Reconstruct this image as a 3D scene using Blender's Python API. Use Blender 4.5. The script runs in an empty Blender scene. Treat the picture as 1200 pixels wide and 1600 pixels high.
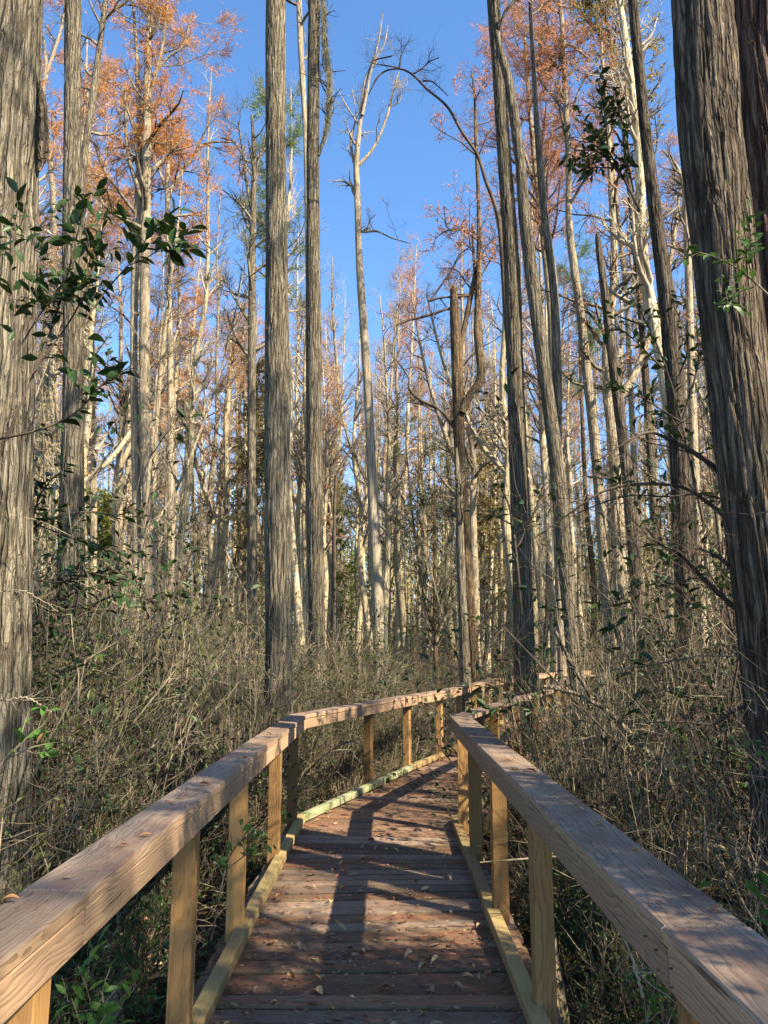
import bpy, math, numpy as np
from mathutils import Vector, Matrix
S = bpy.context.scene
COL = S.collection
R_ = math.radians
# ------------------------------------------------------------------ camera, sky, sun, exposure
H, PITCH, F = 1.6, R_(10.3), 1200.0
cam = bpy.data.objects.new('camera', bpy.data.cameras.new('camera'))
COL.objects.link(cam); S.camera = cam
cam.location = (0, 0, H); cam.rotation_euler = (math.pi/2 + PITCH, 0, 0)
cam.data.sensor_fit = 'VERTICAL'; cam.data.angle = 2*math.atan(800/F)
cam.data.clip_start = 0.05; cam.data.clip_end = 1500
SUN_AZ, SUN_EL = R_(180-53), R_(40)
w = bpy.data.worlds.new('World'); S.world = w; w.use_nodes = True
nt = w.node_tree; nt.nodes.clear()
sky = nt.nodes.new('ShaderNodeTexSky'); sky.sky_type = 'NISHITA'; sky.sun_disc = False
sky.sun_elevation = SUN_EL; sky.sun_rotation = SUN_AZ
sky.air_density = 1.0; sky.dust_density = 0.25; sky.ozone_density = 4.0
bg = nt.nodes.new('ShaderNodeBackground'); bg.inputs[1].default_value = 0.106
wo = nt.nodes.new('ShaderNodeOutputWorld')
hs = nt.nodes.new('ShaderNodeHueSaturation'); hs.inputs['Saturation'].default_value = 1.12
nt.links.new(sky.outputs[0], hs.inputs['Color']); nt.links.new(hs.outputs[0], bg.inputs[0]); nt.links.new(bg.outputs[0], wo.inputs[0])
sun = bpy.data.objects.new('sun', bpy.data.lights.new('sun', 'SUN')); COL.objects.link(sun)
sun.data.energy = 5.0; sun.data.angle = R_(0.5); sun.data.color = (1.0, 0.86, 0.65)
sd = Vector((math.sin(SUN_AZ)*math.cos(SUN_EL), math.cos(SUN_AZ)*math.cos(SUN_EL), math.sin(SUN_EL)))
sun.rotation_euler = (-sd).to_track_quat('-Z', 'Y').to_euler(); sun.location = (8, -8, 14)
S.view_settings.view_transform = 'Standard'; S.view_settings.look = 'None'
S.view_settings.gamma = 1; S.view_settings.exposure = 1.68
S.view_settings.use_curve_mapping = False
S.render.engine = 'CYCLES'
S.cycles.max_bounces = 6; S.cycles.diffuse_bounces = 2; S.cycles.transmission_bounces = 3

GZ = -0.72      # level of the swamp floor, the deck is at 0
rg = np.random.default_rng(7)

# ------------------------------------------------------------------ materials
class NT:
    def __init__(s, name):
        s.m = bpy.data.materials.new(name); s.m.use_nodes = True
        s.t = s.m.node_tree; s.t.nodes.clear()
        s.out = s.n('ShaderNodeOutputMaterial')
    def n(s, k, **kw):
        q = s.t.nodes.new(k)
        for a, b in kw.items(): setattr(q, a, b)
        return q
    def l(s, a, b): s.t.links.new(a, b)
    def math(s, op, a, b=None, c=None):
        q = s.n('ShaderNodeMath', operation=op)
        for i, v in enumerate((a, b, c)):
            if v is None: continue
            if isinstance(v, (int, float)): q.inputs[i].default_value = v
            else: s.l(v, q.inputs[i])
        return q.outputs[0]
    def vec(s, op, a, b):
        q = s.n('ShaderNodeVectorMath', operation=op)
        for i, v in enumerate((a, b)):
            if isinstance(v, tuple): q.inputs[i].default_value = v
            else: s.l(v, q.inputs[i])
        return q.outputs[0]
    def noise(s, v, scale, detail=3, rough=.55):
        q = s.n('ShaderNodeTexNoise'); q.inputs['Scale'].default_value = scale
        q.inputs['Detail'].default_value = detail; q.inputs['Roughness'].default_value = rough
        s.l(v, q.inputs['Vector']); return q.outputs[0]
    def ramp(s, f, stops):
        q = s.n('ShaderNodeValToRGB'); e = q.color_ramp.elements
        while len(e) < len(stops): e.new(.5)
        for k, (p, c) in enumerate(stops):
            e[k].position = p; e[k].color = (*c, 1) if len(c) == 3 else c
        s.l(f, q.inputs[0]); return q.outputs[0]
    def mix(s, f, a, b, mode='MIX'):
        q = s.n('ShaderNodeMix', data_type='RGBA', blend_type=mode)
        if isinstance(f, (int, float)): q.inputs[0].default_value = f
        else: s.l(f, q.inputs[0])
        for i, v in ((6, a), (7, b)):
            if isinstance(v, tuple): q.inputs[i].default_value = (*v, 1)
            else: s.l(v, q.inputs[i])
        return q.outputs[2]
    def bsdf(s, col, rough=.8, bump=None, strength=.5, dist=.01, spec=.25):
        b = s.n('ShaderNodeBsdfPrincipled')
        if isinstance(col, tuple): b.inputs['Base Color'].default_value = (*col, 1)
        else: s.l(col, b.inputs['Base Color'])
        if isinstance(rough, (int, float)): b.inputs['Roughness'].default_value = rough
        else: s.l(rough, b.inputs['Roughness'])
        b.inputs['Specular IOR Level'].default_value = spec
        if bump is not None:
            q = s.n('ShaderNodeBump'); q.inputs['Strength'].default_value = strength
            q.inputs['Distance'].default_value = dist
            s.l(bump, q.inputs['Height']); s.l(q.outputs[0], b.inputs['Normal'])
        return b.outputs[0]
    def done(s, sh): s.l(sh, s.out.inputs[0]); return s.m

def c3(c, k): return tuple(min(1, x*k) for x in c)

def bark(name, base, dark, pale, patch=.5, zs=.09, scale=26, dist=.012, rnd=.25, crack=.7, cs=22):
    t = NT(name); tc = t.n('ShaderNodeTexCoord'); oi = t.n('ShaderNodeObjectInfo')
    p = t.vec('ADD', tc.outputs['Object'], t.vec('MULTIPLY', oi.outputs['Random'], (37., 11., 53.)))
    wn = t.n('ShaderNodeTexNoise'); wn.inputs['Scale'].default_value = 3.5; wn.inputs['Detail'].default_value = 3
    t.l(t.vec('MULTIPLY', p, (1, 1, .6)), wn.inputs['Vector'])
    pw = t.vec('ADD', p, t.vec('MULTIPLY', t.vec('SUBTRACT', wn.outputs[1], (.5, .5, .5)), (.07, .07, 0.)))
    st = t.vec('MULTIPLY', pw, (1, 1, zs))
    a = t.noise(st, scale, 4, .7)
    b = t.noise(t.vec('MULTIPLY', pw, (1, 1, zs*.4)), scale*2.6, 3, .7)
    def vor(sc, z):
        v = t.n('ShaderNodeTexVoronoi', feature='DISTANCE_TO_EDGE'); v.inputs['Scale'].default_value = sc
        t.l(t.vec('MULTIPLY', pw, (1, 1, z)), v.inputs['Vector']); return v.outputs['Distance']
    v1 = vor(cs, .05); v2 = vor(cs*2.2, .07)
    k1 = t.ramp(v1, [(.03, (1,)*3), (.13, (0,)*3)]); k2 = t.ramp(v2, [(.02, (1,)*3), (.10, (0,)*3)])
    big = t.noise(t.vec('MULTIPLY', p, (1, 1, .35)), 2.6, 4, .6)
    c = t.ramp(a, [(.34, c3(base, .45)), (.46, base), (.58, c3(base, 1.35)), (.70, pale)])
    c = t.mix(t.math('MULTIPLY', t.ramp(big, [(.45, (0,)*3), (.66, (1,)*3)]), patch), c, t.mix(a, base, c3(pale, 1.15)))
    fine = t.noise(p, 110, 3, .75)
    c = t.mix(.45, c, t.mix(1., c, t.ramp(fine, [(.35, (.45,)*3), (.65, (1.6,)*3)]), 'MULTIPLY'))
    c = t.mix(t.math('MULTIPLY', t.ramp(b, [(.36, (1,)*3), (.50, (0,)*3)]), .6*crack), c, c3(dark, 1.4))
    c = t.mix(t.math('MULTIPLY', k2, .55*crack), c, c3(dark, 1.3))
    c = t.mix(t.math('MULTIPLY', k1, crack), c, dark)
    br = t.math('MULTIPLY_ADD', oi.outputs['Random'], rnd*2, 1-rnd)
    hsv = t.n('ShaderNodeHueSaturation'); t.l(br, hsv.inputs['Value']); t.l(c, hsv.inputs['Color'])
    hgt = t.math('SUBTRACT', t.math('ADD', a, t.math('MULTIPLY', b, .6)), t.math('MULTIPLY_ADD', k1, 1.2, t.math('MULTIPLY', k2, .5)))
    return t.done(t.bsdf(hsv.outputs[0], .92, hgt, 1., dist, .12))

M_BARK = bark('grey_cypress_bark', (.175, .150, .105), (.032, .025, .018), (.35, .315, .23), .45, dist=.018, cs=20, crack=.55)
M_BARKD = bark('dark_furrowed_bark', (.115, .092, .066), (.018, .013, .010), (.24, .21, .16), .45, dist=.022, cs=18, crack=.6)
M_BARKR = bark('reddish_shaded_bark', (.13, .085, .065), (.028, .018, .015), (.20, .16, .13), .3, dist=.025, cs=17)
M_BARKB = bark('brown_mossy_bark', (.14, .095, .055), (.03, .02, .014), (.26, .20, .11), .5, .5, 14, crack=.6)
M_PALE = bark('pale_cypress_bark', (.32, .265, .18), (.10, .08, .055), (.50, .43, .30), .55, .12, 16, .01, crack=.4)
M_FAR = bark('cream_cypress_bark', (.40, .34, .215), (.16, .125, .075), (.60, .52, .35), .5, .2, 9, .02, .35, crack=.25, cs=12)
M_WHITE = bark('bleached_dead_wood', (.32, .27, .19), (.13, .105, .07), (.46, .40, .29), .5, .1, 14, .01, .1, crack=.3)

def twigmat(name, a, b, scale=3):
    t = NT(name); tc = t.n('ShaderNodeTexCoord'); oi = t.n('ShaderNodeObjectInfo')
    p = t.vec('ADD', tc.outputs['Object'], t.vec('MULTIPLY', oi.outputs['Random'], (17., 31., 5.)))
    c = t.ramp(t.noise(p, scale, 4, .75), [(.40, a), (.62, b)])
    return t.done(t.bsdf(c, .85, spec=.2))
M_TWIG = twigmat('grey_tan_twig', (.035, .027, .017), (.29, .245, .165), 2.2)
M_TWIGL = twigmat('straw_twig', (.055, .042, .026), (.43, .36, .24), 2.2)
M_TWIGD = twigmat('dark_twig', (.045, .032, .024), (.12, .09, .065))
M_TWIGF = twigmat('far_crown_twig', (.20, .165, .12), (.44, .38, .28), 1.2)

def leafmat(name, cols, trans=.35, rough=.5, scale=6, spec=.3):
    t = NT(name); tc = t.n('ShaderNodeTexCoord'); oi = t.n('ShaderNodeObjectInfo')
    p = t.vec('ADD', tc.outputs['Object'], t.vec('MULTIPLY', oi.outputs['Random'], (13., 29., 7.)))
    c = t.ramp(t.noise(p, scale, 3, .75), [(.28+.44*k/(len(cols)-1), cc) for k, cc in enumerate(cols)])
    b = t.bsdf(c, rough, spec=spec)
    tr = t.n('ShaderNodeBsdfTranslucent'); t.l(t.mix(1., c, (1.0, 1.0, .7), 'MULTIPLY'), tr.inputs[0])
    mx = t.n('ShaderNodeMixShader'); mx.inputs[0].default_value = trans
    t.l(b, mx.inputs[1]); t.l(tr.outputs[0], mx.inputs[2])
    return t.done(mx.outputs[0])
M_RUST = leafmat('rust_needles', [(.42, .165, .055), (.57, .26, .08), (.60, .34, .14)], .4, .7, 1.6)
M_PINK = leafmat('russet_pink_needles', [(.42, .16, .08), (.52, .24, .12), (.56, .32, .19)], .4, .7, 1.6)
M_TAN = leafmat('tan_brown_leaves', [(.19, .14, .055), (.31, .25, .10), (.38, .33, .15)], .3, .7, 2)
M_DGREEN = leafmat('glossy_dark_green_leaves', [(.013, .028, .010), (.026, .056, .017), (.05, .088, .026)], .15, .45, 8, .25)
M_GREEN = leafmat('bright_green_leaves', [(.04, .10, .02), (.075, .17, .03), (.11, .22, .045)], .4, .45, 5, .3)
M_MID = leafmat('mid_green_leaves', [(.03, .07, .018), (.055, .12, .028), (.09, .16, .04)], .3, .4, 8, .4)
M_OLIVE = leafmat('olive_green_leaves', [(.04, .052, .015), (.09, .11, .03), (.17, .17, .06)], .35, .5, 4)
M_YGREEN = leafmat('yellow_green_leaves', [(.12, .16, .03), (.22, .25, .05), (.28, .30, .08)], .45, .6, 1.5)
M_PINE = leafmat('pine_needles', [(.07, .12, .035), (.12, .18, .05), (.18, .24, .07)], .3, .6, 2)
M_MOSS = leafmat('grey_green_moss', [(.20, .20, .13), (.30, .28, .18), (.36, .32, .2)], .3, .9, 6)
M_DROP = leafmat('dry_orange_leaf', [(.42, .17, .05), (.55, .27, .10), (.50, .32, .15)], .15, .55, 30)
M_DROPT = leafmat('dry_tan_leaf', [(.20, .125, .065), (.33, .235, .13), (.42, .32, .18)], .15, .6, 30)
M_DROPR = leafmat('dry_red_brown_leaf', [(.16, .06, .035), (.24, .10, .055), (.3, .15, .08)], .15, .6, 30)
M_DROPY = leafmat('dry_yellow_leaf', [(.55, .40, .16), (.65, .48, .2), (.6, .42, .15)], .2, .55, 30)
M_NEEDLE = leafmat('dropped_needles', [(.13, .055, .03), (.22, .10, .055), (.32, .19, .11)], .05, .8, 3)

def wood(name, a, b, c, rings=80, dist=.0018, patch=None, pf=.5, rough=.75, crack=.5, knots=0.0):
    t = NT(name); tc = t.n('ShaderNodeTexCoord'); oi = t.n('ShaderNodeObjectInfo')
    p0 = t.vec('ADD', tc.outputs['Object'], t.vec('MULTIPLY', oi.outputs['Random'], (91., 0, 0)))
    lo = t.noise(t.vec('MULTIPLY', p0, (1.1, 4, 4)), 1.3, 3, .5)
    sep = t.n('ShaderNodeSeparateXYZ'); t.l(tc.outputs['Object'], sep.inputs[0])
    oy = t.math('MULTIPLY_ADD', oi.outputs['Random'], .22, -.16)
    y = t.math('ADD', sep.outputs[1], oy)
    z = t.math('ADD', sep.outputs[2], t.math('MULTIPLY_ADD', oi.outputs['Random'], -.05, -.05))
    r = t.math('SQRT', t.math('ADD', t.math('MULTIPLY', y, y), t.math('MULTIPLY', z, z)))
    r = t.math('ADD', r, t.math('MULTIPLY', lo, .16))
    s = t.math('FRACT', t.math('MULTIPLY', r, rings))
    ring = t.math('POWER', s, 2.2)
    fib = t.noise(t.vec('MULTIPLY', p0, (3, 140, 140)), 1.5, 4, .7)
    crk = t.noise(t.vec('MULTIPLY', p0, (1.6, 60, 60)), 1.3, 3, .6)
    ck = t.ramp(crk, [(.27, (1,)*3), (.36, (0,)*3)])
    col = t.mix(t.math('MULTIPLY', ring, .95), a, b)
    col = t.mix(t.math('MULTIPLY', t.ramp(fib, [(.35, (0,)*3), (.68, (1,)*3)]), .55), col, c)
    if patch:
        pn = t.noise(t.vec('MULTIPLY', p0, (1, 2.2, 2.2)), 2.1, 5, .65)
        col = t.mix(t.math('MULTIPLY', t.ramp(pn, [(.42, (0,)*3), (.62, (1,)*3)]), pf), col, patch)
    col = t.mix(t.math('MULTIPLY', ck, crack), col, c3(b, .35))
    hsv = t.n('ShaderNodeHueSaturation'); t.l(t.math('MULTIPLY_ADD', oi.outputs['Random'], .62, .68), hsv.inputs['Value'])
    t.l(col, hsv.inputs['Color'])
    hgt = t.math('SUBTRACT', t.math('MULTIPLY_ADD', ring, -.6, t.math('MULTIPLY', fib, .9)), t.math('MULTIPLY', ck, 1.2))
    return t.done(t.bsdf(hsv.outputs[0], rough, hgt, .8, dist, .25))

M_DECK = wood('weathered_reddish_deck_wood', (.160, .092, .054), (.052, .029, .018), (.26, .185, .13), 70, .006, (.22, .095, .047), .7, .7, .8)
M_DECKG = wood('greyed_deck_wood', (.20, .145, .105), (.07, .046, .032), (.33, .265, .205), 70, .006, (.21, .115, .07), .6, .7, .8)
M_POST = wood('yellow_pine_post_wood', (.33, .19, .075), (.14, .07, .024), (.38, .25, .11), 70, .002, (.25, .135, .045), .5, .6, .35)
M_POSTO = wood('orange_brown_post_wood', (.36, .20, .07), (.24, .115, .038), (.44, .27, .11), 60, .0015, (.27, .155, .06), .5, .6, .3)
M_SIDE = wood('tan_rail_wood', (.35, .235, .135), (.12, .062, .032), (.41, .30, .19), 95, .0018, (.32, .20, .13), .5, .7, .8)
M_CAP = wood('silvered_rail_top_wood', (.25, .18, .125), (.085, .054, .036), (.35, .28, .21), 90, .003, (.15, .092, .062), .8, .65, .9)
M_KERB = wood('yellow_green_kerb_wood', (.29, .185, .085), (.15, .09, .038), (.35, .25, .13), 60, .002, (.30, .27, .10), .6, .65, .4)
M_KERBM = wood('mossy_kerb_wood', (.40, .40, .22), (.20, .20, .09), (.50, .50, .33), 50, .002, (.14, .19, .07), .85, .8, .3)
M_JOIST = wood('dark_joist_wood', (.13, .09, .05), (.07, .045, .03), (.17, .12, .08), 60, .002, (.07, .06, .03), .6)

def groundmat():
    t = NT('leafy_swamp_floor'); tc = t.n('ShaderNodeTexCoord'); p = tc.outputs['Object']
    v = t.n('ShaderNodeTexVoronoi'); v.inputs['Scale'].default_value = 14; t.l(p, v.inputs['Vector'])
    big = t.noise(p, .6, 5, .65); fine = t.noise(p, 22, 4, .7)
    leaf = t.mix(.6, t.ramp(fine, [(.3, (.05, .032, .018)), (.7, (.21, .145, .085))]), t.mix(1., v.outputs['Color'], (.16, .11, .07), 'MULTIPLY'))
    c = t.mix(t.ramp(big, [(.42, (0,)*3), (.6, (1,)*3)]), (.028, .020, .014), leaf)
    return t.done(t.bsdf(c, .9, t.math('ADD', fine, v.outputs['Distance']), .8, .03, .2))
M_GROUND = groundmat()

# ------------------------------------------------------------------ mesh helpers
class MB:
    """collects quads (numpy) with a material index each, then links ONE mesh object"""
    def __init__(s): s.v = []; s.f = []; s.m = []; s.sm = []; s.n = 0
    def add(s, v, f, mi=0, smooth=False):
        if len(v) == 0: return
        s.v.append(np.asarray(v, float)); s.f.append(np.asarray(f, np.int64)+s.n)
        s.m.append(np.full(len(f), mi, np.int32)); s.sm.append(np.full(len(f), smooth, bool)); s.n += len(v)
    def mesh(s, name, mats):
        V = np.concatenate(s.v); Fa = np.concatenate(s.f)
        me = bpy.data.meshes.new(name)
        me.vertices.add(len(V)); me.vertices.foreach_set('co', V.astype(np.float32).ravel())
        me.loops.add(Fa.size); me.loops.foreach_set('vertex_index', Fa.astype(np.int32).ravel())
        me.polygons.add(len(Fa)); me.polygons.foreach_set('loop_start', np.arange(0, Fa.size, 4, dtype=np.int32))
        me.polygons.foreach_set('material_index', np.concatenate(s.m))
        me.polygons.foreach_set('use_smooth', np.concatenate(s.sm))
        for m in (mats if isinstance(mats, (list, tuple)) else [mats]): me.materials.append(m)
        me.update(calc_edges=True); return me
    def obj(s, name, mats, parent=None, **kw): return link(name, s.mesh(name, mats), parent, **kw)

def link(name, data, parent=None, loc=None, kind=None, label=None, cat=None, group=None):
    o = bpy.data.objects.new(name, data); COL.objects.link(o)
    if parent is not None: o.parent = parent
    if loc is not None: o.location = loc
    for k, v in (('kind', kind), ('label', label), ('category', cat), ('group', group)):
        if v: o[k] = v
    return o
def thing(name, label, cat, loc=(0, 0, 0), group=None): return link(name, None, None, loc, None, label, cat, group)
def dup(root, loc, rz=0, sc=(1, 1, 1), label=None, group=None, tilt=(0, 0)):
    r = root.copy(); COL.objects.link(r); r.location = loc; r.rotation_euler = (tilt[0], tilt[1], rz); r.scale = sc
    if label: r['label'] = label
    if group: r['group'] = group
    for ch in list(root.children):
        c = ch.copy(); COL.objects.link(c); c.parent = r
    return r

def unit(a): return a/np.maximum(np.linalg.norm(a, axis=-1, keepdims=True), 1e-9)

def tubes(P, R, sides=3):
    P = np.asarray(P, float); R = np.asarray(R, float)
    if len(P) == 0: return np.zeros((0, 3)), np.zeros((0, 4), int)
    N, K, _ = P.shape
    T = unit(np.gradient(P, axis=1)); d = unit(P[:, -1]-P[:, 0])
    a = np.zeros((N, 3)); a[np.arange(N), np.argmin(np.abs(d), axis=1)] = 1
    n1 = unit(np.cross(T, a[:, None, :])); n2 = np.cross(T, n1)
    th = np.arange(sides)*2*math.pi/sides
    V = P[:, :, None, :] + R[:, :, None, None]*(np.cos(th)[None, None, :, None]*n1[:, :, None, :] + np.sin(th)[None, None, :, None]*n2[:, :, None, :])
    idx = np.arange(N*K*sides).reshape(N, K, sides)
    A = idx[:, :-1, :]; B = idx[:, 1:, :]
    Fq = np.stack([A, np.roll(A, -1, 2), np.roll(B, -1, 2), B], -1).reshape(-1, 4)
    return V.reshape(-1, 3), Fq

def leaves(pos, dr, nr, ln, wd, curl=.15):
    """two folded quads per leaf"""
    N = len(pos); dr = unit(dr); sd_ = unit(np.cross(dr, nr)); up = np.cross(sd_, dr)
    ln = np.broadcast_to(ln, N)[:, None]; wd = np.broadcast_to(wd, N)[:, None]
    b = pos; t = pos+dr*ln-up*ln*curl
    f = up*wd*.22
    r1 = pos+dr*ln*.28+sd_*wd*.5+f; r2 = pos+dr*ln*.68+sd_*wd*.38+f-up*ln*curl*.45
    l1 = pos+dr*ln*.28-sd_*wd*.5+f; l2 = pos+dr*ln*.68-sd_*wd*.38+f-up*ln*curl*.45
    V = np.stack([b, r1, r2, t, l2, l1], 1).reshape(-1, 3)
    k = np.arange(N)[:, None]*6
    Fq = np.stack([k+np.array([0, 1, 2, 3]), k+np.array([0, 3, 4, 5])], 1).reshape(-1, 4)
    return V, Fq
def quads(pos, dr, nr, ln, wd):
    N = len(pos); dr = unit(dr); sd_ = unit(np.cross(dr, nr))
    ln = np.broadcast_to(ln, N)[:, None]; wd = np.broadcast_to(wd, N)[:, None]
    V = np.stack([pos, pos+dr*ln*.45+sd_*wd*.5, pos+dr*ln, pos+dr*ln*.45-sd_*wd*.5], 1).reshape(-1, 3)
    return V, np.arange(N*4).reshape(N, 4)

def sample(P, R, i, t):
    K = P.shape[1]; x = t*(K-1); k = np.minimum(x.astype(int), K-2); f = (x-k)[:, None]
    p = P[i, k]*(1-f)+P[i, k+1]*f; r = R[i, k]*(1-f[:, 0])+R[i, k+1]*f[:, 0]
    return p, unit(P[i, k+1]-P[i, k]), r
def grow(rg, P, R, n, t0, t1, ln, ang, K=5, wob=.25, up=.1, ratio=.5, tip=.25, taper_len=.5, rmin=.0012):
    """n children on every parent polyline: their polylines and radii"""
    N = len(P); i = np.repeat(np.arange(N), n); M = len(i)
    t = t0+(t1-t0)*rg.random(M)
    o, d, r = sample(P, R, i, t)
    q = unit(np.cross(d, unit(rg.normal(size=(M, 3)))))
    a = ang*(.75+.5*rg.random(M))[:, None]
    d = unit(d*np.cos(a)+q*np.sin(a))
    L = ln*(.55+.9*rg.random(M))*(1-taper_len*(t-t0)/max(t1-t0, 1e-6))
    Pc = np.zeros((M, K, 3)); Pc[:, 0] = o; st = (L/(K-1))[:, None]
    for k in range(1, K):
        d = unit(d+rg.normal(size=(M, 3))*wob+np.array([0, 0, up])); Pc[:, k] = Pc[:, k-1]+d*st
    r0 = np.maximum(r*ratio, rmin)
    Rc = r0[:, None]*np.linspace(1, tip, K)[None, :]
    return Pc, np.maximum(Rc, rmin*.7)
def catmull(P, n):
    P = np.asarray(P, float); K = len(P)
    if K == 2: t = np.linspace(0, 1, n)[:, None]; return P[0]*(1-t)+P[1]*t
    E = np.vstack([2*P[0]-P[1], P, 2*P[-1]-P[-2]])
    L = np.r_[0, np.cumsum(np.linalg.norm(np.diff(P[:, :3], axis=0), axis=1))]
    s = np.interp(np.linspace(0, L[-1], n), L, np.arange(K)); k = np.minimum(s.astype(int), K-2); f = (s-k)[:, None]
    a, b, c, d = E[k], E[k+1], E[k+2], E[k+3]
    return .5*(2*b+(c-a)*f+(2*a-5*b+4*c-d)*f**2+(3*b-a-3*c+d)*f**3)

def vnoise(u, v, nu, seed):
    g = np.random.default_rng(seed).random((nu, 512))
    u = np.mod(u, nu); iu = u.astype(int) % nu; fu = u-np.floor(u); v = np.mod(v, 511); iv = v.astype(int); fv = v-iv
    fu = fu*fu*(3-2*fu); fv = fv*fv*(3-2*fv)
    iu2 = (iu+1) % nu; iv2 = (iv+1) % 512
    return (g[iu, iv]*(1-fu)+g[iu2, iv]*fu)*(1-fv)+(g[iu, iv2]*(1-fu)+g[iu2, iv2]*fu)*fv

def ray(px, py):
    a = (px-600)/F; b = (800-py)/F
    return np.array([a, math.cos(PITCH)-b*math.sin(PITCH), math.sin(PITCH)+b*math.cos(PITCH)])
def at(px, py, Y):
    d = ray(px, py); return np.array([d[0]*Y/d[1], Y, H+d[2]*Y/d[1]])
def mpp(p): return (p[1]*math.cos(PITCH)+(p[2]-H)*math.sin(PITCH))/F      # metres per photo pixel at p
def path_px(pts, Y, ground=True, top=None):
    """(px, py, width px) from the top down -> world polyline from the ground up with radii"""
    A = []
    for px, py, wd in pts:
        p = at(px, py, Y); A.append([*p, wd*.5*mpp(p)])
    A = sorted(A, key=lambda q: q[2])
    if ground and A[0][2] > GZ:
        a, b = np.array(A[0]), np.array(A[min(1, len(A)-1)])
        s = (b-a)/(b[2]-a[2]); q = a+s*.6*(GZ-.25-a[2]); q[2] = GZ-.25; q[3] = max(a[3]*1.15, a[3]-s[3]*(a[2]-GZ)*-0)
        A.insert(0, list(q))
    if top and A[-1][2] < top:
        a, b = np.array(A[-1]), np.array(A[-2]); s = (a-b)/(a[2]-b[2])
        r0 = a[3]
        for k in (.33, .66, 1.):
            q = a+s*.5*(top-a[2])*k; q[2] = a[2]+(top-a[2])*k; q[3] = r0*(1-k*.82); A.append(list(q))
    return np.array(A)

def trunk(A, mb, sides=64, n=160, strips=20, amp=.012, seed=1, flare=.5, mi=0, cap=True):
    """bark trunk: ring mesh along the path with real furrows"""
    C = catmull(A, n); P = C[:, :3]; R = np.maximum(C[:, 3], .004)
    L = np.r_[0, np.cumsum(np.linalg.norm(np.diff(P, axis=0), axis=1))]
    T = unit(np.gradient(P, axis=0)); n1 = unit(np.cross(T, np.array([0, 1., 0]))); n2 = np.cross(T, n1)
    th = np.arange(sides)*2*math.pi/sides
    u = th[None, :]/(2*math.pi); z = L[:, None]
    lob = vnoise(u*5+seed, z*.35, 5, seed)-.5
    wv = vnoise(u*6, z*.9+3, 6, seed+1)
    a = vnoise(u*strips+1.9*wv, z*1.6, strips, seed+2)
    b = vnoise(u*strips*2+1.2*wv, z*3.4, strips*2, seed+3)
    ra = np.minimum(1, np.abs(a-.5)*8)**.8; rb = np.minimum(1, np.abs(b-.5)*7)
    dsp = amp*(ra-.75)+amp*.45*(rb-.7)
    fl = flare*np.exp(-np.maximum(0, (P[:, 2:3]-GZ))/.38)*(1+.35*np.cos(5*th[None, :]+seed)+.2*np.cos(3*th[None, :]))
    RR = R[:, None]*(1+.16*lob+fl)+dsp*np.minimum(1, R[:, None]/.08)
    V = P[:, None, :]+RR[..., None]*(np.cos(th)[None, :, None]*n1[:, None, :]+np.sin(th)[None, :, None]*n2[:, None, :])
    if A[-1][3] > .045 and P[-1, 2] < 13:          # a snapped top: splintered rim
        for k_, a_ in ((1, 1.6), (2, .6)):
            V[-k_] += T[-k_][None]*(vnoise(u[0]*9, np.full(sides, 3.3), 9, seed+5)-.4)[:, None]*R[-1]*2.2*a_
    idx = np.arange(n*sides).reshape(n, sides)
    q = np.stack([idx[:-1], np.roll(idx[:-1], -1, 1), np.roll(idx[1:], -1, 1), idx[1:]], -1).reshape(-1, 4)
    mb.add(V.reshape(-1, 3), q, mi, True)
    if cap:
        i = n*sides; top = V[-1]; c = top.mean(0)+T[-1]*R[-1]*.4
        vv = np.vstack([top, c[None]]); k = np.arange(0, sides-1, 2)
        mb.add(vv, np.stack([np.full(len(k), sides), k, k+1, (k+2) % sides], 1), mi, False)
    return C

# ------------------------------------------------------------------ ground (one sheet to the horizon)
def make_ground():
    g = np.r_[-400, -200, -100, -60, np.linspace(-40, 60, 150), 100, 200, 400.]
    gx = np.r_[-400, -200, -100, -60, np.linspace(-40, 40, 120), 60, 100, 200, 400.]
    X, Y = np.meshgrid(gx, g, indexing='ij')
    Z = GZ+.07*np.sin(X*1.3+2*np.sin(Y*.7))*np.sin(Y*1.1+np.cos(X*.8))+.05*np.random.default_rng(3).normal(size=X.shape)*(np.abs(X) < 40)
    idx = np.arange(X.size).reshape(X.shape)
    q = np.stack([idx[:-1, :-1], idx[1:, :-1], idx[1:, 1:], idx[:-1, 1:]], -1).reshape(-1, 4)
    m = MB(); m.add(np.stack([X, Y, Z], -1).reshape(-1, 3), q, 0, True)
    m.obj('ground', M_GROUND, kind='structure')
make_ground()

# ------------------------------------------------------------------ boardwalk
LINE_L = np.array([(-.76, -1.6), (-.755, 2.1), (-.76, 5.05), (-.745, 7.65), (.39, 10.85), (1.08, 12.6), (2.15, 16.2), (3.75, 20.8), (6.6, 25.0)])
LINE_R = np.array([(.625, -1.6), (.62, 1.84), (.615, 5.2), (.625, 7.5), (1.68, 10.45), (2.37, 12.1), (3.5, 15.7), (5.0, 20.1), (7.7, 24.1)])
def offs(P, d):
    """polyline moved d to its right, mitred"""
    T = unit(np.diff(P, axis=0)); N = np.stack([T[:, 1], -T[:, 0]], 1)
    out = []
    for i in range(len(P)):
        if i == 0: n, k = N[0], 1
        elif i == len(P)-1: n, k = N[-1], 1
        else:
            n = unit(N[i-1]+N[i]); k = 1/max(.4, float(n@N[i]))
        out.append(P[i]+n*d*k)
    return np.array(out)

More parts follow.
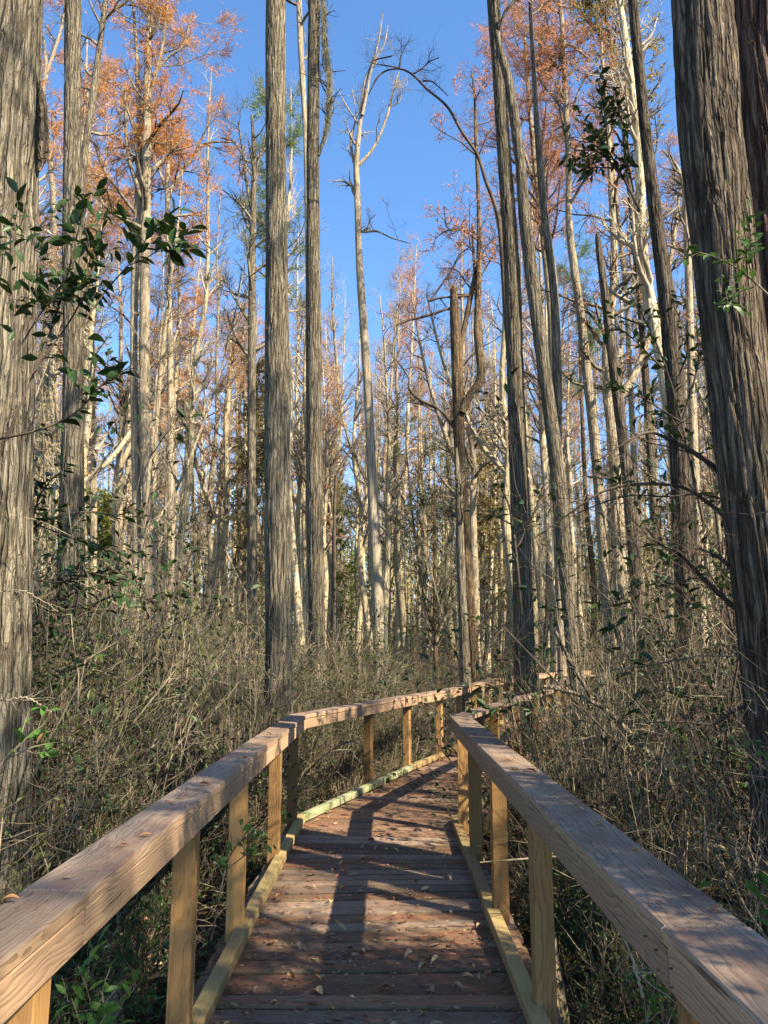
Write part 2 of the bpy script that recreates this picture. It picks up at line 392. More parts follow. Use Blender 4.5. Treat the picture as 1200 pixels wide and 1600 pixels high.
def prism(name, quad, z0, z1, mats, parent, ch=.004, rg_=None, jit=0., top_mi=0, label=None, rim=None):
    """board on four plan corners (inner a, inner b, outer b, outer a), local X along the board"""
    Q = np.array(quad, float); c = Q.mean(0); d = (Q[1]+Q[2]-Q[0]-Q[3]); ang = math.atan2(d[1], d[0])
    ca, sa = math.cos(-ang), math.sin(-ang)
    q = (Q-c)@np.array([[ca, sa], [-sa, ca]])
    if rg_ is not None: q = q+rg_.normal(size=q.shape)*jit
    if (q[1, 0]-q[0, 0])*(q[2, 1]-q[1, 1])-(q[1, 1]-q[0, 1])*(q[2, 0]-q[1, 0]) < 0: q = q[::-1]
    cc = q.mean(0); zc = (z0+z1)/2; h = (z1-z0)/2
    ins = q+np.sign(cc-q)*ch
    ring = lambda p, z: np.column_stack([p, np.full(4, z)])
    V = np.vstack([ring(ins, -h), ring(q, -h+ch), ring(q, h-ch), ring(ins, h)])
    if rg_ is not None: V[8:, 2] += np.tile(rg_.normal(size=4)*jit*.4, 2)
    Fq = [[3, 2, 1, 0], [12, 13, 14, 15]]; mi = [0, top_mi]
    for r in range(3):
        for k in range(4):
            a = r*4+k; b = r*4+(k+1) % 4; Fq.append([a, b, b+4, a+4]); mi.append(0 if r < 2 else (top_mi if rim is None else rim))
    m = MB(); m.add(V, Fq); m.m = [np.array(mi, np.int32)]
    o = m.obj(name, mats, parent); o.location = (c[0], c[1], zc); o.rotation_euler = (0, 0, ang)
    if label: o['label'] = label
    return o

walk = thing('boardwalk', 'plank boardwalk strewn with leaves and needles, bending to the right into the woods', 'boardwalk', (0, 0, 0))
# planks: both edges share their parameter so planks fan through the bends
EL = offs(LINE_L, -.17); ER = offs(LINE_R, .17)
PITCHW = .142
for s in range(len(EL)-1):
    La, Lb, Ra, Rb = EL[s], EL[s+1], ER[s], ER[s+1]
    n = max(1, round(.5*(np.linalg.norm(Lb-La)+np.linalg.norm(Rb-Ra))/PITCHW))
    g = rg.normal(size=n+1)*.03; g[0] = g[-1] = 0
    tt = (np.arange(n+1)+g)/n
    gap = .0125/PITCHW/n
    for k in range(n):
        a, b = tt[k]+gap*(.12+rg.random()*.5), tt[k+1]-gap*(.12+rg.random()*.5)
        eo = rg.normal()*.008
        dirw = unit(ER[s]-EL[s])
        l0 = La+(Lb-La)*a+dirw*eo; l1 = La+(Lb-La)*b+dirw*eo; r0 = Ra+(Rb-Ra)*a-dirw*eo; r1 = Ra+(Rb-Ra)*b-dirw*eo
        zz = rg.normal()*.0032
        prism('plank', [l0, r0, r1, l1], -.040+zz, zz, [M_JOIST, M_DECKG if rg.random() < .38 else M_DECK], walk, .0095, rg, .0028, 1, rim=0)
sc_ = MB()
for i_ in range(len(EL)-1):
    n_ = int(np.linalg.norm(EL[i_+1]-EL[i_])/PITCHW)
    for k_ in range(n_):
        for u_ in (.115, .49, .885):
            for dv in (-.28, .26):
                t_ = (k_+.5+dv)/n_; a_ = EL[i_]+(EL[i_+1]-EL[i_])*t_; b_ = ER[i_]+(ER[i_+1]-ER[i_])*t_; c_ = a_+(b_-a_)*u_+rg.normal(size=2)*.006
                an = np.arange(4)*math.pi/2+rg.random(); sc_.add(np.column_stack([c_[0]+.0042*np.cos(an), c_[1]+.0042*np.sin(an), np.full(4, .0062)]), [[0, 1, 2, 3]])
sc_.obj('screw_heads', M_TWIGD, walk, kind='stuff')
def kerb(P, side, seg_m, extra_gap=.002):
    I = P; O = offs(P, side*.075)
    for k in range(len(P)-1):
        d = unit(P[k+1]-P[k])*extra_gap
        prism('kerb_board', [I[k]+d, I[k+1]-d, O[k+1]-d, O[k]+d], .018, .085, seg_m[k], walk, .005, rg, .0018,
              label='moss-stained kerb board' if seg_m[k] is M_KERBM else None)
        n = max(2, int(np.linalg.norm(P[k+1]-P[k])/1.2))
        for j in range(n):                       # spacer blocks under the kerb
            t = (j+.3)/n; a = I[k]+(I[k+1]-I[k])*t; dd = unit(I[k+1]-I[k])*.14; o = (O[k]-I[k])*.16; o2 = (O[k]-I[k])*.84
            prism('spacer_block', [a+o, a+dd+o, a+dd+o2, a+o2], .001, .017, M_KERB, walk, .002)
kerb(LINE_L, -1, [M_KERB, M_KERB, M_KERB, M_KERBM, M_KERB, M_KERB, M_KERB, M_KERB])
kerb(LINE_R, 1, [M_KERB]*8)
for P, sgn in ((offs(LINE_L, -.08), -1), (offs(LINE_R, .08), 1), (.5*(LINE_L+LINE_R), 1)):
    O = offs(P, sgn*.045)
    for k in range(len(P)-1):
        prism('joist', [P[k], P[k+1], O[k+1], O[k]], -.23, -.045, M_JOIST, walk, .003)

def railing(P, side, posts, label, orange=()):
    r = thing('wooden_railing', label, 'railing', (float(P[1][0]), float(P[1][1]), 0))
    base = np.array(r.location)
    def fix(o): o.location = Vector(o.location)-r.location
    ci, co = offs(P, -side*.004), offs(P, side*(.172 if side < 0 else .19))
    bi, bo = offs(P, side*.004), offs(P, side*.042)
    for k in range(len(P)-1):
        d = unit(P[k+1]-P[k])*.0018; dz = rg.normal()*.0012
        fix(prism('cap_board', [ci[k]+d, ci[k+1]-d, co[k+1]-d, co[k]+d], .962+dz, 1.002+dz, [M_SIDE, M_CAP], r, .006, rg, .001, 1))
        fix(prism('side_board', [bi[k]+d, bi[k+1]-d, bo[k+1]-d, bo[k]+d], .868+dz, .959+dz, M_SIDE, r, .004, rg, .0008))
    sh = MB()
    for x, y, ang, zt in posts:
        for a_, b_ in ((.02, .02), (.065, .03), (.02, .075), (.07, .08)):
            X, Y = x+side*a_+rg.normal()*.004, y+b_+rg.normal()*.004; an = np.arange(4)*math.pi/2+rg.random()
            sh.add(np.column_stack([X+.004*np.cos(an), Y+.004*np.sin(an), np.full(4, 1.0055)])-np.array(r.location), [[0, 1, 2, 3]])
    sh.obj('screw_heads', M_TWIGD, r, kind='stuff')
    for j, (x, y, ang, zt) in enumerate(posts):   # x, y = inner corner nearest the walk
        wx, wy = .092, .115 if False else .092
        cx = x+side*wx/2; cy = y+wy/2
        ca, sa = math.cos(ang), math.sin(ang)
        q = [(cx+ca*a-sa*b, cy+sa*a+ca*b) for a, b in ((-wx/2, -wy/2), (wx/2, -wy/2), (wx/2, wy/2), (-wx/2, wy/2))]
        m = M_POSTO if j in orange else M_POST
        h = .5*(zt-(GZ-.3)); zc = zt-h
        mb = MB(); ch = .004
        def ring(e, z): return [(-wx/2*s1+e*s1*ch, -wy/2*s2+e*s2*ch, z) for s1, s2 in ((1, 1), (-1, 1), (-1, -1), (1, -1))]
        V = []; 
        prof = []
        for sx, sy in ((-1, -1), (1, -1), (1, 1), (-1, 1)):
            a = (sx*(wx/2-ch), sy*wy/2); b = (sx*wx/2, sy*(wy/2-ch))
            prof += [a, b] if (sx*sy < 0) else [b, a]
        # local X runs along the post so that the grain does too
        V = [(-h, px_, py_) for px_, py_ in prof]+[(h, px_, py_) for px_, py_ in prof]
        Fq = [[k, (k+1) % 8, 8+(k+1) % 8, 8+k] for k in range(8)]+[[8, 9, 10, 11], [8, 11, 12, 15], [12, 13, 14, 15]]
        mb.add(V, Fq)
        o = mb.obj('post', m, r)
        o.rotation_euler = Matrix(((0, -sa if False else ca, -sa), (0, sa, ca), (1, 0, 0))).to_euler()
        o.location = Vector((cx, cy, zc))-r.location
        if j in orange: o['label'] = 'orange-brown post'
    return r
pl = [(-.80, 1.93, 0, .962), (-.80, 3.45, 0, .962), (-.80, 4.66, 0, .962), (-.80, 6.2, 0, .962), (-.80, 7.4, .1, .962)]
pr = [(.665, 1.83, 0, .962), (.665, 3.68, 0, .962), (.66, 4.95, 0, .962), (.66, 6.2, 0, .962), (.67, 7.25, -.1, .962)]
def more(P, side, start, step, n):
    out = []; d = np.r_[0, np.cumsum(np.linalg.norm(np.diff(P, axis=0), axis=1))]
    for k in range(n):
        s = start+k*step
        if s > d[-1]: break
        x = np.interp(s, d, P[:, 0]); y = np.interp(s, d, P[:, 1])
        i = min(len(P)-2, int(np.searchsorted(d, s)-1)); t = unit(P[i+1]-P[i]); a = math.atan2(-t[0], t[1])
        nx, ny = side*t[1]*.045, -side*t[0]*.045
        out.append((x+nx-side*.0, y+ny-.046, a, .962))
    return out
PL2 = offs(LINE_L[3:], -.042); PR2 = offs(LINE_R[3:], .042)
railing(LINE_L, -1, pl+more(PL2, -1, 2.05, 1.5, 10), 'left wooden railing of the boardwalk with a flat weathered top, sweeping right in the distance', (0, 2))
railing(LINE_R, 1, pr+more(PR2, 1, 1.4, 1.35, 11), 'right wooden railing of the boardwalk with a flat silvery top, ending at the sharp corner', (2, 4))
nails = thing('nail_heads', 'row of dark nail heads by the joint in the side board of the right railing', 'nails', (.616, 1.84, .91))
for k, (dy, z) in enumerate(((-.04, .93), (-.035, .89), (.05, .935), (.045, .895), (.12, .94))):
    m = MB(); V, q = tubes(np.array([[[-.0035, dy, z-.91], [.004, dy, z-.91]]]), np.array([[.0024, .0024]]), 8); m.add(V, q)
    m.add(V[:8], [[0, 1, 2, 3], [0, 3, 4, 7], [4, 5, 6, 7]]); m.obj('nail_head', M_TWIGD, nails)

rg = np.random.default_rng(21)
# ------------------------------------------------------------------ crowns
def add_crown(A, mb_tw, mb_fo, rg, z0, nl=14, ln=2.2, ang=.9, fo=0, fl=.12, fw=.022, up=.12, sub=7, tw=5, wob=.2, tmi=0, leaf='needle', rmin=.003, side=None, thr=None):
    C = catmull(A, 24); P = C[None, :, :3]; R = C[None, :, 3]
    zt = C[-1, 2]; zb = C[0, 2]; t0 = max(0.02, (z0-zb)/(zt-zb))
    P1, R1 = grow(rg, P, R, nl, t0, .98, ln, ang, 7, wob*.8, up, .55, .25, .55, .008)
    P2, R2 = grow(rg, P1, R1, sub, .2, 1, ln*.45, .8, 5, wob, up*.6, .55, .3, .4, .005)
    P3, R3 = grow(rg, P2, R2, tw, .1, 1, ln*.22, .7, 4, wob, .05, .6, .4, .3, rmin)
    for (p, r, s) in ((P1, R1, 5), (P2, R2, 3), (P3, R3, 3)):
        V, q = tubes(p, r, s); mb_tw.add(V, q, tmi, True)
    if fo:
        i = rg.integers(0, len(P3), fo); t = rg.random(fo); o, d, _ = sample(P3, R3, i, t)
        if leaf == 'needle':
            dd = unit(d+rg.normal(size=d.shape)*.8+np.array([0, 0, -.25]))
            V, q = quads(o, dd, rg.normal(size=d.shape), fl*(.5+rg.random(fo)), fw)
        else:
            dd = unit(d+rg.normal(size=d.shape)*.7+np.array([0, 0, -.15]))
            V, q = leaves(o, dd, unit(rg.normal(size=d.shape)*.5+np.array([0, 0, 1])), fl*(.6+.7*rg.random(fo)), fw)
        mb_fo.add(V, q, 0, False)
    return P1, R1

def shift(A, loc): B = A.copy(); B[:, :3] -= np.array(loc); return B

def big_tree(name, label, cat, paths, bark_m, twig_m=M_TWIG, foliage_m=None, crown=None, sides=48, n=140, strips=16, amp=.012, flare=.5, limbs=(), group=None, limb_m=None):
    """paths[0] is the main stem; the others fork from it. crown: dict of add_crown settings (z0 ...)"""
    base = paths[0][0, :3].copy(); base[2] = GZ
    r = thing(name, label, cat, tuple(base), group)
    for k, A in enumerate(paths):
        mb = MB(); trunk(shift(A, base), mb, sides if k == 0 else max(12, sides//2), n if k == 0 else max(24, n//2), strips if k == 0 else strips//2, amp if k == 0 else amp*.6, 11+k+len(label), flare if k == 0 else 0)
        # furrow height uses the real level of the floor
        mb.obj('trunk' if k == 0 else 'fork', bark_m, r)
    for L in limbs:
        B = catmull(shift(L, base), max(10, len(L)*4)); mb = MB()
        V, q = tubes(B[None, :, :3], B[None, :, 3]*(1+.12*rg.normal(size=(1, len(B)))), 9); mb.add(V, q, 0, True)
        P1, R1 = grow(rg, B[None, :, :3], B[None, :, 3], 12, .2, 1, .5, .8, 5, .28, .05, .4, .3, .3, .002)
        P2, R2 = grow(rg, P1, R1, 4, .2, 1, .25, .8, 4, .3, 0, .5, .4, .2, .0015)
        for p, rr in ((P1, R1), (P2, R2)):
            V, q = tubes(p, rr, 3); mb.add(V, q, 0, True)
        mb.obj('limb', limb_m or M_TWIGD, r)
    if crown:
        for k, A in enumerate(paths):
            z0 = crown.get('z0', 8)
            if A[-1, 2] < z0+.5 or A[-1, 3] > .09: continue
            if crown.get('only') is not None and k not in crown['only']: continue
            cfg = {a: b for a, b in crown.items() if a not in ('z0', 'only')}
            if k: cfg['nl'] = max(4, int(cfg['nl']*.4)); cfg['fo'] = int(cfg.get('fo', 0)*.32)
            tw, fo = MB(), MB()
            add_crown(shift(A, base), tw, fo, rg, z0-base[2], **cfg)
            tw.obj('crown', twig_m, r, kind='stuff')
            if fo.v: fo.obj('foliage', foliage_m, r, kind='stuff')
    return r
# trunk() flares relative to the world floor, things are shifted so that the floor is z = 0
_tr = trunk
def trunk(A, mb, *a, **k):
    B = A.copy(); B[:, 2] += GZ; m2 = MB(); C = _tr(B, m2, *a, **k)
    for v, f, m, s in zip(m2.v, m2.f, m2.m, m2.sm): pass
    n0 = 0
    for v, f, m, s in zip(m2.v, m2.f, m2.m, m2.sm):
        vv = v.copy(); vv[:, 2] -= GZ; mb.add(vv, f-n0, m[0], bool(s[0])); n0 += len(v)
    return C

bare = dict(z0=8, nl=10, ln=2.0, sub=6, tw=5)
# ------------------------------------------------------------------ the trees one can tell apart
big_tree('cypress_tree', 'thick grey furrowed trunk cut by the left edge of the photo, behind the left railing', 'tree',
    [path_px([(0, 0, 118), (-6, 250, 118), (-12, 600, 124), (-14, 1000, 122), (-12, 1400, 116)], 4.6, True, 17)], M_BARK,
    crown=dict(bare, z0=9, nl=16), sides=170, n=460, strips=30, amp=.017, flare=.15)
flap = thing('hanging_bark', 'dark slab of loose bark hanging on the right side of the leftmost trunk, high up', 'bark', tuple(at(66, 200, 4.6)))
A = path_px([(60, 120, 3), (66, 160, 13), (68, 215, 17), (66, 245, 15), (61, 268, 4)], 4.62, False)
m = MB(); B = catmull(shift(A, at(66, 200, 4.6)), 30); V, q = tubes(B[None, :, :3], (B[None, :, 3]*(1+.12*rg.normal(size=(1, 30)))), 12); m.add(V, q, 0, True); m.obj('bark_slab', M_BARKD, flap)

big_tree('cypress_tree', 'straight grey trunk second from the left, big dark leaves hanging in front of it', 'tree',
    [path_px([(114, 0, 24), (113, 200, 26), (113, 400, 29), (115, 600, 30), (112, 850, 39), (112, 1000, 42)], 11, True, 19)], M_BARK,
    crown=dict(bare, z0=12.5, nl=14), sides=96, n=260, strips=20, amp=.014, flare=.3)
big_tree('cypress_tree', 'thin dark trunk leaning right just behind the second trunk from the left', 'tree',
    [path_px([(165, 0, 8), (152, 100, 9), (141, 180, 10), (131, 250, 10), (127, 330, 11), (124, 600, 12), (122, 900, 14)], 18, True, 21),
     path_px([(200, 0, 4), (180, 15, 4), (160, 33, 5)], 18, False)], M_BARK,
    crown=dict(bare, z0=15), sides=24, n=80, strips=8, amp=.008,
    limbs=[path_px([(155, 245, 1.5), (156, 238, 2.5), (148, 224, 3), (138, 218, 4)], 18, False)])
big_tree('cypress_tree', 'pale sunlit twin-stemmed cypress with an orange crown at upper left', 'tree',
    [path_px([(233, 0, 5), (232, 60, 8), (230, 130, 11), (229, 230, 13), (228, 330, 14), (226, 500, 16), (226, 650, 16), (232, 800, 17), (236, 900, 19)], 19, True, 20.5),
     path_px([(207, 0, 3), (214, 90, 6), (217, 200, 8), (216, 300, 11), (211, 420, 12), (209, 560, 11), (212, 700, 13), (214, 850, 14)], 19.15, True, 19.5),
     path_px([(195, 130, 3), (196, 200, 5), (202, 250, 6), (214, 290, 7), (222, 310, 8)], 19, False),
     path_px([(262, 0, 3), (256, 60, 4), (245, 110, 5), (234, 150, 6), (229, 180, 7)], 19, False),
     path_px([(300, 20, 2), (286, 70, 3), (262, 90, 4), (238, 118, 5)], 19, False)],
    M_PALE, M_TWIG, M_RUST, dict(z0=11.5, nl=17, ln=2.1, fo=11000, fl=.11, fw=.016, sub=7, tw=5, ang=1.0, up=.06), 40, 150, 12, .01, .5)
big_tree('cypress_tree', 'slim pale cypress forking under a wide orange crown, right of the twin-stemmed one', 'tree',
    [path_px([(268, 215, 4), (262, 270, 6), (262, 330, 8), (265, 500, 9), (267, 700, 10), (266, 900, 12)], 24, True),
     path_px([(330, 180, 2), (318, 210, 3), (300, 245, 4), (272, 288, 5), (263, 310, 6)], 24, False),
     path_px([(368, 222, 2), (345, 215, 3), (320, 225, 4), (290, 262, 4), (264, 300, 5)], 24, False),
     path_px([(228, 190, 2), (236, 230, 3), (250, 270, 4), (261, 300, 5)], 24, False)],
    M_PALE, M_TWIG, M_RUST, dict(z0=14, nl=9, ln=2.1, fo=10000, fl=.11, fw=.017, ang=1.0, up=-.02), 24, 90, 8, .008)
big_tree('cypress_tree', 'white-limbed cypress with an orange crown between the two leftmost grey trunks', 'tree',
    [path_px([(68, 60, 4), (72, 110, 6), (66, 150, 7), (74, 210, 8), (84, 330, 9), (84, 520, 10), (86, 800, 11)], 26, True, 21),
     path_px([(104, 0, 3), (94, 50, 4), (78, 100, 5), (70, 130, 5)], 26, False)],
    M_WHITE, M_TWIGL, M_RUST, dict(z0=14, nl=12, ln=2.3, fo=9000, fl=.12, fw=.018, up=0), 20, 80, 8, .006)
big_tree('cypress_tree', 'rust-orange cypress crown hanging behind the leaning thin trunk at upper left', 'tree',
    [path_px([(136, 130, 3), (138, 200, 5), (140, 320, 7), (143, 520, 9), (146, 850, 11)], 29, True)],
    M_PALE, M_TWIG, M_RUST, dict(z0=16, nl=22, ln=2.3, fo=11000, fl=.13, fw=.02, up=-.05), 20, 80, 8, .006)
big_tree('cypress_tree', 'slim grey tree with shaggy air plants high up, left of the tall central trunk', 'tree',
    [path_px([(394, 180, 4), (397, 250, 7), (396, 330, 9), (394, 420, 11), (394, 500, 12), (393, 700, 13), (394, 900, 15)], 20, True),
     path_px([(372, 190, 2), (378, 230, 3), (386, 290, 4), (394, 330, 5)], 20, False),
     path_px([(425, 150, 2), (415, 210, 3), (402, 260, 4), (396, 300, 5)], 20, False)],
    M_BARK, M_TWIG, None, dict(z0=8.5, nl=16, ln=1.5), 28, 100, 9, .008)
big_tree('cypress_tree', 'tall straight central trunk, the widest one behind the left railing', 'tree',
    [path_px([(431, 0, 30), (431, 250, 31), (433, 500, 36), (434, 800, 40), (435, 1000, 42), (435, 1110, 45)], 10.4, True, 18)], M_BARK,
    crown=dict(bare, z0=13, nl=14), sides=120, n=320, strips=24, amp=.015, flare=.25)
big_tree('cypress_tree', 'dark slimmer straight trunk just right of the tall central trunk', 'tree',
    [path_px([(491, 0, 17), (489, 240, 18), (490, 500, 22), (492, 800, 25), (495, 1000, 27)], 14, True, 20)], M_BARK,
    crown=dict(bare, z0=16.5, nl=12), sides=80, n=240, strips=18, amp=.013, flare=.3,
    limbs=[path_px([(505, 0, 7), (507, 60, 8), (514, 120, 8), (514, 170, 8), (508, 210, 6), (497, 243, 6)], 13.95, False)], limb_m=M_BARK)
moss = thing('spanish_moss', 'hair-like grey-green moss draped along the curved limb beside the dark slim trunk', 'moss', tuple(at(512, 140, 13.9)))
mm = MB(); Bm = path_px([(505, 0, 7), (507, 60, 8), (514, 120, 8), (514, 170, 8), (508, 210, 6)], 13.9, False); Bm = shift(Bm, at(512, 140, 13.9)); Bc = catmull(Bm, 60)
i = rg.integers(0, 60, 900); P0 = Bc[i, :3]+rg.normal(size=(900, 3))*.045; L = .08+.22*rg.random(900)**2
P = np.stack([P0, P0+np.c_[rg.normal(size=(900, 2))*.02, -L*.5], P0+np.c_[rg.normal(size=(900, 2))*.03, -L]], 1)
V, q = tubes(P, np.full((900, 3), .003), 3); mm.add(V, q, 0, True); mm.obj('moss_strands', M_MOSS, moss, kind='stuff')
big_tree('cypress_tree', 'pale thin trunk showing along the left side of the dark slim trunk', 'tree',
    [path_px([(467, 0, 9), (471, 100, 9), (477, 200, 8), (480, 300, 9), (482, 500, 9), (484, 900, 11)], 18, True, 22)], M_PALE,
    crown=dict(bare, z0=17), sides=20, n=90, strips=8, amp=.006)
big_tree('dead_cypress_tree', 'bleached leafless dead tree with forked white limbs, alone against the middle sky', 'tree',
    [path_px([(598, 20, 1.5), (592, 60, 2.5), (585, 90, 3), (570, 132, 5), (562, 200, 7), (557, 250, 9), (558, 300, 10), (561, 400, 11), (564, 450, 12), (571, 550, 13), (577, 650, 14), (584, 800, 17), (591, 950, 19)], 20, True),
     path_px([(624, 110, 1.5), (612, 150, 3), (605, 180, 4), (592, 215, 4), (577, 240, 5), (560, 258, 6)], 20, False),
     path_px([(550, 140, 1.5), (556, 180, 2), (549, 215, 4), (550, 240, 4), (556, 262, 5)], 20.1, False),
     path_px([(606, 40, 1.5), (600, 70, 2), (583, 100, 3), (574, 140, 4), (566, 180, 5)], 19.9, False),
     path_px([(628, 135, 1.2), (624, 158, 2), (610, 168, 2), (606, 182, 2.5)], 20, False),
     path_px([(528, 140, 1.2), (538, 160, 2), (552, 182, 2.5), (560, 195, 3)], 20, False),
     path_px([(640, 380, 1.2), (612, 372, 2), (590, 362, 2.5), (578, 355, 3), (567, 362, 4)], 20, False)],
    M_WHITE, M_TWIGL, None, dict(z0=11.6, nl=6, ln=.9, sub=5, tw=4, up=.12, wob=.3), 24, 130, 8, .006, .4)
big_tree('dead_limb', 'dark bare limb leaning diagonally against the pale trunks in the middle', 'branch',
    [path_px([(572, 665, 3.5), (565, 677, 4.5), (549, 702, 5), (536, 722, 4.5), (527, 740, 5), (524, 757, 5), (522, 830, 6), (521, 960, 7)], 16.5, True)],
    M_TWIGD, None, None, None, 12, 40, 5, .003, .1)
big_tree('broken_tree', 'dark brown tree with a snapped-off main trunk and a curved living fork, right of centre', 'tree',
    [path_px([(709, 452, 11), (710, 475, 14), (712, 520, 17), (715, 600, 18), (718, 700, 17), (725, 800, 16), (731, 900, 16), (738, 1000, 16), (742, 1060, 17)], 16, True),
     path_px([(737, 110, 2), (742, 160, 4), (743, 200, 5), (748, 330, 6), (748, 430, 8), (746, 520, 11), (752, 575, 13), (748, 600, 14), (732, 622, 13), (722, 645, 12)], 15.9, False),
     path_px([(744, 420, 6), (738, 450, 7), (730, 490, 8), (723, 525, 8), (718, 545, 9)], 16, False),
     path_px([(738, 350, 3), (740, 400, 4), (743, 440, 6), (745, 470, 7)], 16.1, False)],
    M_BARKB, M_TWIGD, M_PINK, dict(z0=9.5, only=(1, 3), nl=26, ln=1.5, fo=4200, fl=.10, fw=.02, wob=.3, up=.03, sub=5, tw=4), 48, 160, 10, .012, .3,
    limbs=[path_px([(618, 509, 2), (640, 500, 3), (662, 495, 4), (685, 487, 4), (703, 482, 4)], 16, False),
           path_px([(668, 470, 2), (672, 470, 4), (690, 465, 3.5), (715, 460, 3.5), (738, 462, 4)], 16, False),
           path_px([(735, 385, 2), (718, 398, 2.5), (708, 418, 3), (690, 445, 3), (671, 470, 3)], 16, False),
           path_px([(622, 565, 2), (638, 590, 3), (640, 608, 4), (656, 625, 5), (680, 636, 5), (697, 650, 6), (712, 672, 6)], 16, False)])
big_tree('cypress_tree', 'sunlit brown trunk standing close beside the foot of the broken tree, behind the far railing', 'tree',
    [path_px([(713, 700, 4), (715, 740, 9), (717, 770, 11), (719, 850, 13), (723, 950, 14), (728, 1060, 15)], 15.2, True)],
    M_BARK, M_TWIG, None, dict(z0=3.5, nl=8, ln=1.0), 32, 90, 10, .01, .3)
big_tree('cypress_tree', 'tall grey trunk right of centre, front one of the leaning pair', 'tree',
    [path_px([(771, 0, 20), (778, 100, 19), (785, 200, 20), (799, 400, 23), (806, 600, 25), (809, 700, 27), (813, 800, 29), (817, 950, 31), (822, 1100, 35)], 13, True, 20)],
    M_BARK, crown=dict(bare, z0=15.5, nl=12), sides=90, n=260, strips=18, amp=.014, flare=.4)
big_tree('cypress_tree', 'leaning olive-grey trunk right of the front one, joined by a lighter stem low down', 'tree',
    [path_px([(778, 60, 11), (795, 130, 14), (812, 250, 16), (821, 350, 18), (840, 500, 20), (853, 600, 20), (866, 700, 23), (877, 800, 25), (885, 900, 24), (893, 1000, 22), (906, 1150, 22), (914, 1260, 24)], 12.4, True, 19),
     path_px([(838, 180, 8), (843, 250, 10), (852, 350, 12), (865, 450, 13), (870, 600, 15), (870, 690, 15), (874, 760, 14)], 12.7, False, 18)],
    M_BARK, M_TWIG, M_PINK, dict(z0=12.5, nl=12, ln=1.9, fo=2500, fl=.14, fw=.022), 80, 260, 16, .013, .3)
big_tree('bent_sapling', 'dark arching sapling bowed over to the left across the blue sky', 'tree',
    [path_px([(576, 148, 2), (583, 132, 2.5), (592, 116, 3.5), (607, 108, 4), (625, 108, 4), (645, 118, 4.5), (668, 138, 5), (697, 168, 5.5), (722, 205, 6), (745, 240, 6.5), (760, 280, 7), (775, 330, 8), (783, 380, 8), (790, 480, 9), (800, 650, 10), (806, 900, 12)][::-1], 13.8, False)] if False else
    [np.array([[*at(x, y, 13.8), wd*.5*mpp(at(x, y, 13.8))] for x, y, wd in
      [(810, 1220, 12), (806, 900, 10), (800, 650, 9), (790, 480, 8), (783, 380, 7), (776, 330, 6.4), (758, 280, 5.6), (746, 242, 5.2), (722, 207, 4.6), (699, 167, 4.2), (668, 140, 3.8), (645, 117, 3.4), (627, 108, 3), (607, 109, 2.6), (592, 118, 3), (583, 133, 2.4), (576, 148, 1.6)]])],
    M_TWIGD, M_TWIGD, None, None, 16, 120, 6, .004, .2,
    limbs=[path_px([(686, 90, 1.5), (672, 96, 2), (658, 108, 2.5), (645, 116, 3)], 13.8, False), path_px([(628, 60, 1.5), (627, 82, 2), (624, 106, 3)], 13.8, False),
           path_px([(700, 150, 1.2), (690, 140, 1.6), (676, 128, 2), (660, 126, 3)], 13.8, False), path_px([(580, 98, 1.3), (592, 92, 2), (612, 88, 2), (625, 106, 2.5)], 13.8, False)])
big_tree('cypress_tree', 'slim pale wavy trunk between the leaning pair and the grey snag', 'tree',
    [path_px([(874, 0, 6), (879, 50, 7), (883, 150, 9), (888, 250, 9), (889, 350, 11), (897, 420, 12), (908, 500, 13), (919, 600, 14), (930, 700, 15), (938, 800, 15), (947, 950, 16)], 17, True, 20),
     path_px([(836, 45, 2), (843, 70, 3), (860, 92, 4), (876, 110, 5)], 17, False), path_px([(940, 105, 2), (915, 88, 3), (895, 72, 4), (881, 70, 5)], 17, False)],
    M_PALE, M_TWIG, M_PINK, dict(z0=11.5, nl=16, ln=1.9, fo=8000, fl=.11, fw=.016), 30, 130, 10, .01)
big_tree('cypress_tree', 'pale forked tree with a russet crown behind the leaning pair at right', 'tree',
    [path_px([(820, 60, 4), (826, 150, 6), (836, 260, 8), (844, 330, 9), (854, 420, 10), (862, 520, 11), (870, 800, 13)], 21, True, 21),
     path_px([(790, 100, 2), (800, 170, 3), (820, 240, 4), (838, 300, 5)], 21, False), path_px([(868, 180, 2), (858, 230, 3), (848, 300, 4), (845, 340, 5)], 21, False)],
    M_PALE, M_TWIGD, M_PINK, dict(z0=13, nl=20, ln=2.2, fo=13000, fl=.11, fw=.016), 24, 110, 8, .008)
big_tree('snag', 'grey dead snag with a blunt broken top against the sky at right', 'tree',
    [path_px([(933, 368, 7), (936, 390, 10), (940, 420, 11), (950, 500, 13), (962, 600, 15), (975, 700, 16), (990, 850, 18)], 15, True)],
    M_BARKD, None, None, None, 40, 130, 12, .012, .3)
big_tree('cypress_tree', 'thin dark brown-leaved trunk behind the vine leaves right of the snag', 'tree',
    [path_px([(938, 0, 5), (952, 50, 6), (965, 135, 7), (977, 220, 8), (984, 304, 8), (994, 405, 9), (1003, 507, 10), (1016, 700, 12)], 18, True, 21)],
    M_BARKD, M_TWIGD, M_TAN, dict(z0=13, nl=26, ln=1.7, fo=4200, fl=.12, fw=.045, leaf='leaf'), 24, 120, 8, .008)
big_tree('cypress_tree', 'thin pale trunk just right of the grey snag, mostly behind vine leaves', 'tree',
    [path_px([(940, 90, 4), (955, 236, 6), (969, 371, 7), (979, 473, 8), (990, 700, 9)], 22, True, 19)],
    M_PALE, M_TWIG, M_PINK, dict(z0=13, nl=14, ln=1.6, fo=4000, fl=.15, fw=.024), 20, 90, 8, .006)
